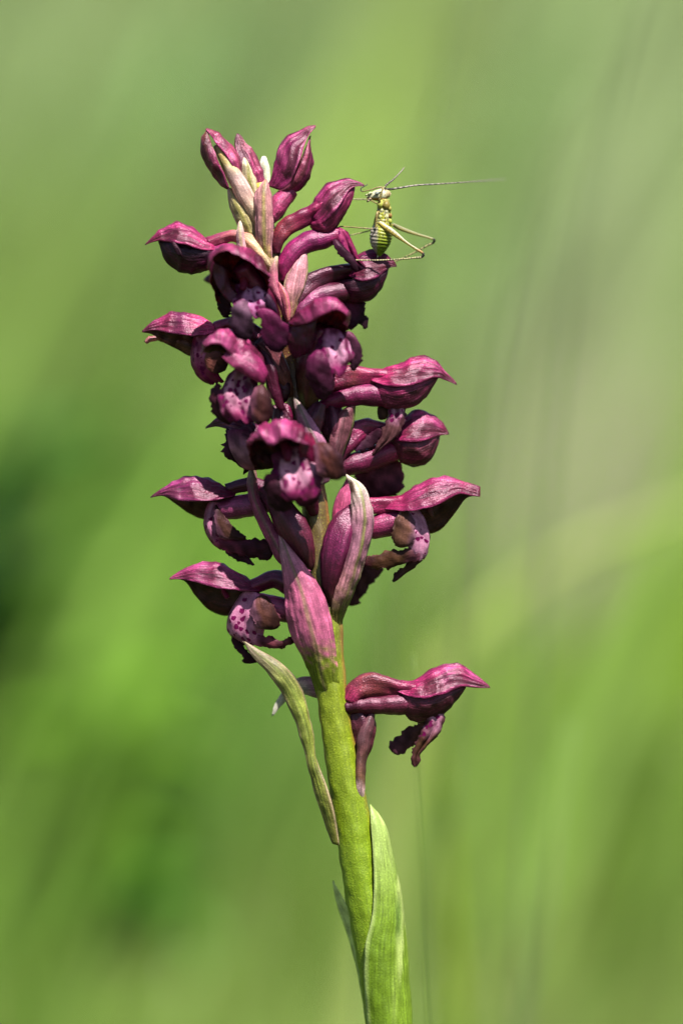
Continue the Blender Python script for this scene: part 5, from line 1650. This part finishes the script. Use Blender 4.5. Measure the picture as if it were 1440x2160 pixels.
# swollen ovaries packed round the middle of the stem
f = flower([(g_tube([(628, 985, -22), (612, 940, -40), (596, 895, -52), (590, 860, -56)], [6, 22, 24, 12], ridge=0.14, nr=5, twist=2), c_multi([(0, (0.09, 0.05, 0.03)), (0.5, (0.15, 0.03, 0.06)), (1, DMAG)]))])
add(f, "hood", [(g_lens([(566, 872), (580, 852), (604, 850), (618, 880), (608, 905), (584, 900)], 3, d=-50, bulge=10), c_grad(DMAG, MAG))], M_PETAL, seed=70)
f = flower([(g_tube([(640, 960, -18), (650, 915, -34), (662, 880, -40), (676, 850, -40)], [6, 20, 22, 12], ridge=0.14, nr=5, twist=2), c_multi([(0, (0.07, 0.06, 0.02)), (0.5, (0.12, 0.03, 0.05)), (1, DMAG)]))])
add(f, "hood", [(g_lens([(560, 800), (580, 780), (606, 790), (612, 820), (600, 850), (572, 840)], 3, d=-40, bulge=10), c_grad(DMAG, PLUM))], M_PETAL, seed=71)
# small petals of flowers on the far side
f = flower([(g_tube([(575, 545, 20), (560, 560, 40), (530, 575, 70)], [8, 12, 10]), c_flat(DMAG))])
add(f, "hood", [(g_lens([(430, 590), (442, 578), (462, 582), (480, 600), (470, 612), (448, 604)], 3, d=[110, 90], bulge=10), c_grad((0.12, 0.03, 0.07), MAG))], M_PETAL)
f = flower([(g_tube([(552, 470, 10), (570, 462, 26), (585, 455, 44)], [8, 10, 8]), c_flat(ROSE))])
add(f, "hood", [(g_patch([[(572, 430, 40), (586, 426, 30), (600, 428, 40)], [(570, 446, 46), (587, 446, 30), (602, 442, 46)], [(574, 464, 46), (585, 466, 34), (596, 458, 46)]], nu=22, nv=16), c_multi([(0, ROSE), (0.5, (0.33, 0.05, 0.15)), (0.8, DMAG), (1, PLUM)]))], M_PETAL)

# --- buds at the top
f = flower([(g_tube([(548, 478, 0), (536, 450, -8), (515, 408, -16), (492, 366, -18), (472, 332, -14), (456, 306, -10)], [10, 18, 19, 17, 14, 7], nu=44), c_multi([(0, (0.30, 0.27, 0.14)), (0.35, (0.38, 0.28, 0.24)), (0.6, (0.42, 0.31, 0.30)), (0.75, (0.30, 0.27, 0.10)), (1, (0.14, 0.08, 0.04))]))], M_BRACT)
add(f, "side_sepal", [(g_patch([
    [(434, 276, -10), (437, 275, -10), (440, 278, -12)],
    [(425, 292, -8), (434, 292, -20), (447, 302, -20)],
    [(424, 320, -6), (438, 322, -26), (456, 328, -28)],
    [(432, 348, -4), (448, 346, -28), (464, 348, -32)],
    [(450, 372, -6), (462, 368, -26), (474, 370, -32)],
    [(468, 392, -12), (474, 388, -24), (481, 386, -28)],
    [(478, 399, -18), (480, 399, -22), (484, 396, -24)]], nu=44, nv=18), c_bract(body=(0.16, 0.055, 0.07), rib=(0.10, 0.085, 0.03), tipc=(0.15, 0.10, 0.035), edge=(0.27, 0.055, 0.12), basec=(0.17, 0.05, 0.08)))], M_PETAL, seed=60)
add(f, "hood", [(g_patch([
    [(433, 273, -8), (437, 271, -6), (442, 273, -2)],
    [(446, 288, -20), (456, 280, -14), (466, 286, 2)],
    [(456, 304, -26), (472, 296, -20), (488, 308, 2)],
    [(472, 322, -30), (488, 318, -24), (502, 334, 2)],
    [(488, 346, -30), (500, 346, -24), (509, 360, 0)],
    [(500, 370, -26), (506, 372, -22), (511, 374, -4)],
    [(506, 381, -22), (508, 381, -20), (510, 380, -10)]], nu=44, nv=18), c_bract(body=(0.28, 0.085, 0.12), rib=(0.15, 0.08, 0.04), tipc=(0.18, 0.06, 0.06), edge=(0.29, 0.06, 0.14)))], M_PETAL, seed=61)
f = flower([(g_tube([(555, 430, 20), (548, 400, 20), (535, 370, 20)], [8, 12, 12]), c_flat((0.28, 0.16, 0.14)))])
add(f, "hood", [(g_hood([(560, 385), (548, 345), (536, 320), (518, 302), (508, 286), (502, 280)],
                        [(526, 390), (512, 362), (500, 330), (495, 306), (496, 290), (500, 282)], w=(14, 22, 24, 16, 8, 2), d=16),
                 c_hood((0.30, 0.09, 0.14), (0.24, 0.14, 0.10), (0.22, 0.12, 0.13), inner=BROWN, edge=(0.10, 0.02, 0.05)))], M_PETAL, seed=62)
f = flower([(g_tube([(562, 470, -6), (580, 442, -8), (598, 418, -4), (616, 400, 0)], [14, 19, 20, 16], flat=1.1), c_multi([(0, (0.3, 0.12, 0.15)), (0.4, (0.30, 0.075, 0.14)), (1, (0.26, 0.05, 0.12))]))])
add(f, "hood", [(g_hood([(563, 392), (576, 368), (580, 338), (590, 306), (612, 284), (638, 272), (666, 265)],
                        [(592, 402), (612, 385), (624, 362), (634, 334), (642, 306), (651, 286), (665, 270)], w=(14, 26, 36, 36, 26, 12, 3)),
                 c_hood((0.22, 0.03, 0.10), (0.34, 0.14, 0.19), (0.24, 0.08, 0.10), stripe=0.5))], M_PETAL, seed=63)
t_, b_ = [(586, 404), (608, 384), (624, 356), (640, 326), (656, 286)], [(590, 408), (608, 409), (634, 396), (654, 370), (660, 342), (652, 314), (652, 288)]
add(f, "side_sepal", [(g_sepal(t_, b_, w=(14, 32, 34, 24, 3), bulge=6), c_sepal((0.24, 0.08, 0.10), (0.22, 0.03, 0.10), (0.09, 0.035, 0.025), k=0.6))], M_PETAL, seed=64)
add(f, "side_sepal", [(g_sepal(t_, b_, w=(14, 32, 34, 24, 3), bulge=6, side=1), c_sepal())], M_PETAL, seed=65)

# ------------------------------------------------------------------ separate stalks and blades close behind the orchid
def stalk(name, path, width, col, label, cat='grass', kind='tube', group='single grass stalks behind the orchid'):
    if kind == 'tube':
        o = build(name, [(g_tube(path, [w / 2 for w in width], nu=60, nv=8), c_flat(col, 0.06), {'rough': 0.3})], M_BLADE)
    else:
        o = build(name, [(g_ribbon(path, width, nu=60, nv=7, cup=4), c_flat(col, 0.06), {'rough': 0.3})], M_BLADE)
    return tag(o, label, cat, group)


M_BLADE = foliage_material("single_blade", transl=0.3)
stalk("grass_stalk", [(960, 5400, 520), (925, 2900, 450), (903, 2160, 430), (890, 1850, 420), (876, 1560, 410), (872, 1380, 400)], [8, 8, 7, 6, 4, 2], (0.050, 0.085, 0.010), 'thin dark grass stalk rising close beside the orchid stem')
stalk("grass_leaf", [(1010, 5600, 3200), (985, 2600, 3000), (965, 2160, 2900), (945, 1800, 2800), (905, 1480, 2700), (880, 1350, 2650)], [100, 110, 100, 76, 36, 4], (0.135, 0.20, 0.012), 'broad yellow-green grass leaf just beyond the thin dark stalk', kind='blade')
stalk("grass_leaf", [(960, 5600, 2400), (1060, 2600, 2200), (1105, 2160, 2100), (1150, 1900, 2000), (1185, 1650, 1950), (1200, 1520, 1950)], [36, 44, 42, 34, 18, 3], (0.135, 0.19, 0.07), 'pale grey-green grass leaf tilted low away from the stem', kind='blade')
stalk("grass_stalk", [(700, 5800, 2900), (900, 2300, 2600), (985, 1250, 2400), (1060, 700, 2300), (1130, 430, 2250), (1200, 200, 2200)], [15, 15, 14, 13, 10, 4], (0.045, 0.065, 0.025), 'slender dark stalk slanting up through the mauve grass')
stalk("grass_stalk", [(600, 5800, 2900), (760, 2300, 2600), (840, 800, 2400), (885, 380, 2300), (930, 150, 2250), (985, -60, 2200)], [14, 14, 13, 12, 10, 6], (0.055, 0.085, 0.030), 'slender stalk crossing behind the long insect antenna')
stalk("grass_stalk", [(880, 5800, 2900), (1080, 2300, 2600), (1170, 900, 2400), (1230, 480, 2300), (1300, 190, 2250), (1370, -40, 2200)], [15, 15, 14, 13, 10, 6], (0.06, 0.085, 0.035), 'slender stalk slanting toward the upper corner beyond the antenna tip')
stalk("grass_leaf", [(700, 5000, 5900), (780, 2000, 5600), (930, 1420, 5400), (1160, 1200, 5300), (1450, 1070, 5200), (1650, 1000, 5200)], [70, 80, 80, 66, 52, 8], (0.21, 0.26, 0.07), 'long pale grass leaf arching sideways behind the lower flowers', kind='blade')

# ------------------------------------------------------------------ the bush-cricket nymph
BK = (0.012, 0.010, 0.010)
TAN = (0.36, 0.27, 0.13)
PALE = (0.48, 0.44, 0.34)


def zc(pts):
    """points read off the enlarged insect: x, y in sixths of a pixel, depth in pixels"""
    return [(690 + p[0] / 6.0, 340 + p[1] / 6.0, p[2]) for p in pts]


def insect():
    parts = []

    def tube(path, rad, cf, flat=1.0, nu=80, nv=14, seg=0.0, nseg=0):
        g = g_tube(zc(path), [r / 6.0 for r in rad], flat=flat, nu=nu, nv=nv)
        P = g['P']
        u = np.linspace(0, 1, nu)[:, None] * np.ones((1, nv))
        if seg:
            cen = P.mean(1, keepdims=True)
            P = cen + (P - cen) * (1 + seg * np.cos(u * nseg * 2 * math.pi))[..., None]
            P = np.where(np.isfinite(P), P, cen)
        v = np.linspace(0, 1, nv, endpoint=False)[None, :] * np.ones((nu, 1))
        parts.append((P, cf(u, v, P)))

    def stripes(n, a=BK, b=TAN, lo=0.0, hi=1.0, duty=0.45, tint=None):
        def f(u, v, P):
            t = u * n * 0.62 + 0.10 * N1(P, 6)
            k = (np.mod(t, 1.0) < duty).astype(float) * (u > lo) * (u < hi)
            c = mixc(np.asarray(b), a, k)
            return c
        return f

    # abdomen and thorax in one body, head-up
    def body_col(u, v, P):
        X = (P[..., 0] - 690) * 6
        Y = (P[..., 1] - 340) * 6
        cx = 715 - (Y - 500) * 0.055
        side = X - cx                                      # + towards the back of the animal
        grn = mixc((0.38, 0.38, 0.04), (0.14, 0.22, 0.012), smooth(750, 1150, Y))
        c = mixc(grn, (0.34, 0.30, 0.34), smooth(-38, -72, side) * smooth(800, 860, Y))          # grey belly
        c = mixc(c, (0.42, 0.42, 0.30), smooth(0.2, 0.9, N2(P, 7)) * smooth(840, 760, Y) * 0.8)    # pale thorax marks
        c = mixc(c, (0.14, 0.075, 0.02), smooth(0.55, 1.1, N3(P, 8)) * smooth(840, 760, Y))
        c = mixc(c, (0.50, 0.50, 0.44), smooth(-20, -60, side) * smooth(860, 700, Y) * 0.5)
        c = mixc(c, (0.05, 0.045, 0.01), smooth(0.75, 1.1, N1(P * 1.3, 5)) * 0.8)
        st = (np.mod((Y - 840) / 42.0 - side * 0.002, 1.0) < 0.34) * smooth(-14, 4, side) * (Y > 850) * (Y < 1175)
        c = mixc(c, (0.030, 0.045, 0.008), st * 0.75)
        return c

    tube([(712, 500, 0), (715, 560, 0), (716, 640, 0), (716, 730, 0), (706, 820, 0), (682, 930, 0), (668, 1040, 0), (664, 1120, 0), (660, 1175, 0), (656, 1204, 0)],
         [70, 84, 92, 100, 112, 136, 140, 124, 80, 14], body_col, flat=0.95, nu=150, nv=40, seg=0.022, nseg=17)
    # pronotum shield and thorax plates
    for (x, y, r, c) in ((668, 545, 44, (0.38, 0.40, 0.10)), (745, 560, 52, (0.22, 0.17, 0.05)), (690, 625, 24, (0.48, 0.46, 0.36)), (742, 635, 30, (0.50, 0.48, 0.40)), (790, 600, 24, (0.32, 0.30, 0.08)),
                         (672, 705, 26, (0.42, 0.46, 0.20)), (748, 700, 30, (0.50, 0.48, 0.38)), (800, 690, 22, (0.26, 0.14, 0.04)), (700, 750, 26, (0.44, 0.50, 0.22)), (795, 760, 26, (0.34, 0.38, 0.06))):
        tube([(x, y - r, -7), (x, y - r * 0.5, -10.5), (x, y + r * 0.5, -10.5), (x, y + r, -7)], [r * 0.3, r * 0.85, r * 0.85, r * 0.3], lambda u, v, P, c=c: np.ones(u.shape + (1,)) * np.asarray(c), nu=20, nv=14)

    # head: mouth to the left, crown to the upper right
    def head_col(u, v, P):
        X = (P[..., 0] - 690) * 6
        Y = (P[..., 1] - 340) * 6
        c = np.ones(u.shape + (1,)) * np.array([0.56, 0.54, 0.48])
        c = mixc(c, (0.42, 0.20, 0.02), smooth(455, 478, Y) * smooth(525, 505, Y) * (X > 520))
        c = mixc(c, (0.44, 0.40, 0.14), smooth(500, 515, Y))
        c = mixc(c, (0.50, 0.30, 0.24), smooth(560, 520, X) * smooth(440, 470, Y))
        c = mixc(c, (0.16, 0.10, 0.05), smooth(0.5, 1.0, N3(P, 7)) * smooth(690, 740, X))
        c = mixc(c, (0.30, 0.20, 0.10), smooth(720, 760, X) * 0.6)
        return c
    tube([(500, 470, 0), (530, 455, 0), (590, 440, 0), (660, 430, 0), (720, 425, 0), (765, 425, 0), (795, 440, 0)], [10, 40, 62, 74, 80, 66, 30], head_col, flat=0.95, nu=60, nv=36)
    tube([(720, 480, 0), (718, 520, 0), (716, 560, 0)], [70, 70, 80], lambda u, v, P: mixc((0.42, 0.40, 0.14), (0.36, 0.38, 0.08), u), nu=20, nv=24)
    tube([(700, 365, 0), (722, 345, 0), (740, 330, 0)], [30, 26, 14], lambda u, v, P: np.ones(u.shape + (1,)) * np.array([0.40, 0.32, 0.24]), nu=16, nv=14)
    # jaws and feelers of the mouth
    tube([(520, 430, -6), (500, 425, -8), (482, 440, -8)], [16, 13, 8], lambda u, v, P: mixc((0.46, 0.46, 0.34), BK, smooth(0.6, 0.9, u)), nu=24, nv=10)
    tube([(560, 400, -6), (535, 405, -9), (520, 420, -9), (505, 432, -9)], [16, 14, 11, 7], lambda u, v, P: mixc((0.50, 0.52, 0.40), BK, smooth(0.55, 0.8, u)), nu=24, nv=10)
    tube([(545, 480, -4), (525, 495, -6), (500, 518, -6)], [18, 16, 8], lambda u, v, P: mixc((0.50, 0.36, 0.34), BK, smooth(0.5, 0.85, u)), nu=24, nv=10)

    def leg(path, rad, n, d0=BK, d1=TAN, dark_end=0.0, dark_start=0.0, tint=None, duty=0.42, base=None):
        def f(u, v, P):
            c = stripes(n, d0, d1, duty=duty)(u, v, P)
            if base is not None:
                c = mixc(base, c, smooth(0.35, 0.6, u))
            c = mixc(c, BK, smooth(1 - dark_end - 0.02, 1 - dark_end, u)) if dark_end else c
            c = mixc(c, BK, smooth(dark_start, dark_start * 0.7, u)) if dark_start else c
            return c
        tube(path, [q * 0.9 for q in rad], f, nu=170, nv=10)

    # near front leg
    leg([(668, 545, -12), (660, 500, -17), (676, 430, -19), (700, 350, -17), (698, 334, -16)], [16, 17, 15, 13, 11], 20, d1=(0.40, 0.32, 0.14), duty=0.5)
    leg([(698, 334, -16), (660, 330, -18), (560, 360, -18), (440, 386, -14)], [13, 11, 9, 8], 24, d1=(0.40, 0.28, 0.16))
    leg([(440, 386, -14), (424, 366, -13), (428, 342, -12), (462, 322, -10), (490, 308, -9), (508, 294, -8), (500, 284, -8)], [9, 9, 8, 8, 8, 7, 3], 3, dark_start=1.2)
    # near middle leg
    leg([(650, 640, -12), (632, 660, -17), (622, 740, -20), (612, 835, -20), (616, 850, -20)], [20, 20, 16, 13, 11], 24, d1=(0.40, 0.30, 0.12), duty=0.45)
    leg([(616, 850, -20), (560, 853, -22), (400, 842, -22), (200, 826, -16)], [12, 11, 10, 9], 26, dark_start=0.07)
    leg([(200, 826, -16), (170, 828, -14), (130, 840, -12), (90, 850, -10), (66, 856, -8)], [9, 9, 8, 7, 3], 3, dark_start=1.2)

    # near hind leg
    def femur_col(u, v, P):
        up = 0.5 + 0.5 * np.sin(v * 2 * math.pi)
        Yl = N2(P, 5)
        c = mixc((0.50, 0.38, 0.10), (0.44, 0.42, 0.40), (np.cos(v * 2 * math.pi) > 0.1).astype(float))
        k = (np.mod(u * 46, 1.0) < 0.4) * (np.abs(np.cos(v * 2 * math.pi) + 0.1) < 0.55) * (u > 0.18)
        c = mixc(c, (0.05, 0.03, 0.02), k * 0.85)
        c = mixc(c, (0.34, 0.19, 0.09), smooth(0.8, 0.9, u))
        return mixc(c, BK, smooth(0.95, 0.98, u))
    tube([(655, 775, -14), (690, 800, -18), (780, 865, -22), (880, 940, -24), (1000, 1030, -26), (1120, 1110, -26), (1195, 1155, -26), (1222, 1180, -26)],
         [20, 32, 37, 31, 20, 16, 18, 17], femur_col, flat=0.7, nu=200, nv=20)
    leg([(1222, 1180, -26), (1195, 1212, -26), (1120, 1222, -26), (900, 1242, -24), (620, 1254, -22), (360, 1252, -20)], [19, 14, 12, 12, 12, 12], 42, d1=(0.44, 0.38, 0.26), dark_start=0.07)
    leg([(360, 1252, -20), (345, 1275, -20), (325, 1310, -20), (300, 1345, -20), (262, 1368, -20)], [11, 10, 9, 7, 3], 6, d1=(0.3, 0.26, 0.2), duty=0.6)
    # far hind leg
    tube([(830, 800, 16), (880, 830, 26), (1000, 880, 36), (1150, 930, 44), (1290, 970, 50), (1360, 995, 52)], [22, 28, 25, 19, 15, 15],
         lambda u, v, P: mixc(mixc((0.36, 0.30, 0.12), (0.30, 0.28, 0.22), (np.cos(v * 6.283) > 0).astype(float)), BK, smooth(0.93, 0.97, u)), flat=0.7, nu=120, nv=16)
    leg([(1360, 995, 52), (1340, 1030, 54), (1280, 1060, 54), (1150, 1130, 54), (960, 1225, 54), (780, 1300, 54), (640, 1352, 54)], [18, 14, 12, 11, 11, 10, 10], 24, d1=(0.34, 0.29, 0.18), dark_start=0.1, duty=0.3)
    leg([(640, 1352, 54), (600, 1372, 52), (560, 1400, 50)], [9, 8, 4], 3, dark_start=1.2)
    # far middle and front legs
    leg([(650, 650, 14), (610, 720, 30), (590, 800, 40), (560, 870, 44)], [18, 15, 13, 11], 16, duty=0.35)
    leg([(560, 870, 44), (500, 888, 46), (400, 912, 48), (300, 936, 48)], [11, 10, 10, 9], 12, d1=(0.34, 0.30, 0.18), duty=0.2)
    leg([(300, 936, 48), (260, 940, 46), (215, 925, 40)], [9, 8, 4], 3, dark_start=1.2)
    leg([(680, 540, 12), (620, 530, 34), (560, 500, 44), (500, 482, 48)], [15, 13, 11, 10], 14, duty=0.3)
    leg([(500, 482, 48), (420, 482, 48), (320, 480, 48), (240, 474, 44)], [10, 10, 9, 8], 10, d1=(0.32, 0.27, 0.2), duty=0.2)
    # tail tip
    tube([(640, 1195, 0), (636, 1212, -2), (634, 1222, -2)], [12, 10, 4], lambda u, v, P: np.ones(u.shape + (1,)) * np.array([0.5, 0.48, 0.42]), nu=12, nv=10)

    # weld everything into one continuous skin
    Vs, Q, Cc, off = [], [], [], 0
    for P, c in parts:
        nu, nv = P.shape[:2]
        ii, jj = np.arange(nu)[:, None], np.arange(nv)[None, :]
        a = (ii[:-1] * nv + jj).ravel()
        b = (ii[:-1] * nv + (jj + 1) % nv).ravel()
        fq = [tuple(x) for x in (np.stack([a, b, b + nv, a + nv], 1) + off)]
        fq.append(tuple(off + np.arange(nv)[::-1]))
        fq.append(tuple(off + (nu - 1) * nv + np.arange(nv)))
        Q += fq
        Vs.append(P.reshape(-1, 3))
        Cc.append(c.reshape(-1, 3))
        off += nu * nv
    V = W(np.concatenate(Vs))
    Cc = np.concatenate(Cc)
    org = W(np.array([735.0, 551.0, -20.0]))
    src = bpy.data.meshes.new("bush_cricket_source")
    src.from_pydata((V - org).tolist(), [], [tuple(int(i) for i in q) for q in Q])
    o = bpy.data.objects.new("bush_cricket", src)
    COL.objects.link(o)
    rm = o.modifiers.new("weld", 'REMESH')
    rm.mode = 'VOXEL'
    rm.voxel_size = 0.0042
    sm = o.modifiers.new("smooth", 'SMOOTH')
    sm.factor = 0.5
    sm.iterations = 2
    dg = bpy.context.evaluated_depsgraph_get()
    me = bpy.data.meshes.new_from_object(o.evaluated_get(dg))
    o.modifiers.clear()
    o.data = me
    me.name = "bush_cricket"
    bpy.data.meshes.remove(src)
    n = len(me.vertices)
    co = np.empty(n * 3, np.float32)
    me.vertices.foreach_get("co", co)
    co = co.reshape(-1, 3)
    kd = kdtree.KDTree(len(V))
    for i, p in enumerate(V - org):
        kd.insert(p, i)
    kd.balance()
    idx = np.array([kd.find(p)[1] for p in co.tolist()])
    colr = np.concatenate([Cc[idx] * np.array([0.36, 0.36, 0.26]), np.ones((n, 1))], 1).astype(np.float32)
    at = me.attributes.new("Col", 'FLOAT_COLOR', 'POINT')
    at.data.foreach_set("color", colr.ravel())
    me.polygons.foreach_set("use_smooth", np.ones(len(me.polygons), bool))
    me.materials.clear()
    m, nt = nodes_of("cricket_skin")
    L = nt.links.new
    ca = nd(nt, "ShaderNodeAttribute", attribute_name="Col")
    tc = nd(nt, "ShaderNodeTexCoord")
    nz = nd(nt, "ShaderNodeTexNoise")
    nz.inputs["Scale"].default_value = 70
    L(tc.outputs["Object"], nz.inputs["Vector"])
    bm = nd(nt, "ShaderNodeBump")
    bm.inputs["Strength"].default_value = 0.4
    bm.inputs["Distance"].default_value = 0.008
    L(nz.outputs[0], bm.inputs["Height"])
    pr = nd(nt, "ShaderNodeBsdfPrincipled")
    L(ca.outputs["Color"], pr.inputs["Base Color"])
    L(bm.outputs[0], pr.inputs["Normal"])
    pr.inputs["Roughness"].default_value = 0.4
    pr.inputs["Specular IOR Level"].default_value = 0.15
    pr.inputs["Subsurface Weight"].default_value = 0.15
    pr.inputs["Subsurface Radius"].default_value = (0.02, 0.02, 0.01)
    pr.inputs["Subsurface Scale"].default_value = 1.0
    ou = nd(nt, "ShaderNodeOutputMaterial")
    L(pr.outputs[0], ou.inputs["Surface"])
    me.materials.append(m)
    o.location = org
    ORIG[o.name] = Vector(org)
    tag(o, 'tiny green and tan bush-cricket nymph climbing on the purple flower', 'bush-cricket')

    # antennae: ringed black and pale
    def ring(n):
        def f(u, v, s, P):
            k = (np.mod(u * n + 0.1 * N1(P, 9), 1.0) < 0.5).astype(float)
            return mixc((0.11, 0.09, 0.08), (0.016, 0.014, 0.013), k * (0.4 + 0.6 * smooth(1.0, 0.1, u)))
        return f
    for path, rad, n in (([(732, 318, -6), (760, 290, -6), (830, 235, -4), (900, 165, 0), (945, 115, 6), (970, 82, 12)], [2.3, 1.9, 1.5, 1.3, 1.2, 1.0], 13),
                         ([(745, 352, 6), (790, 354, 6), (900, 340, 6), (1100, 308, 10), (1440, 286, 20), (1800, 262, 70), (2100, 240, 170), (2260, 226, 240)], [2.4, 1.8, 1.5, 1.3, 1.2, 1.1, 0.9, 0.6], 34)):
        build("antenna", [(g_tube(zc(path), rad, nu=200, nv=8), ring(n), {'rough': 0.0})], m, o)
    # eye
    build("eye", [(g_tube(zc([(616, 410, -10), (622, 408, -13), (634, 402, -13.5), (640, 398, -11)]), [1.5, 3.6, 3.4, 1.2], nu=16, nv=14), c_flat((0.10, 0.11, 0.10), 0.1), {'rough': 0.0})], m, o)


insect()
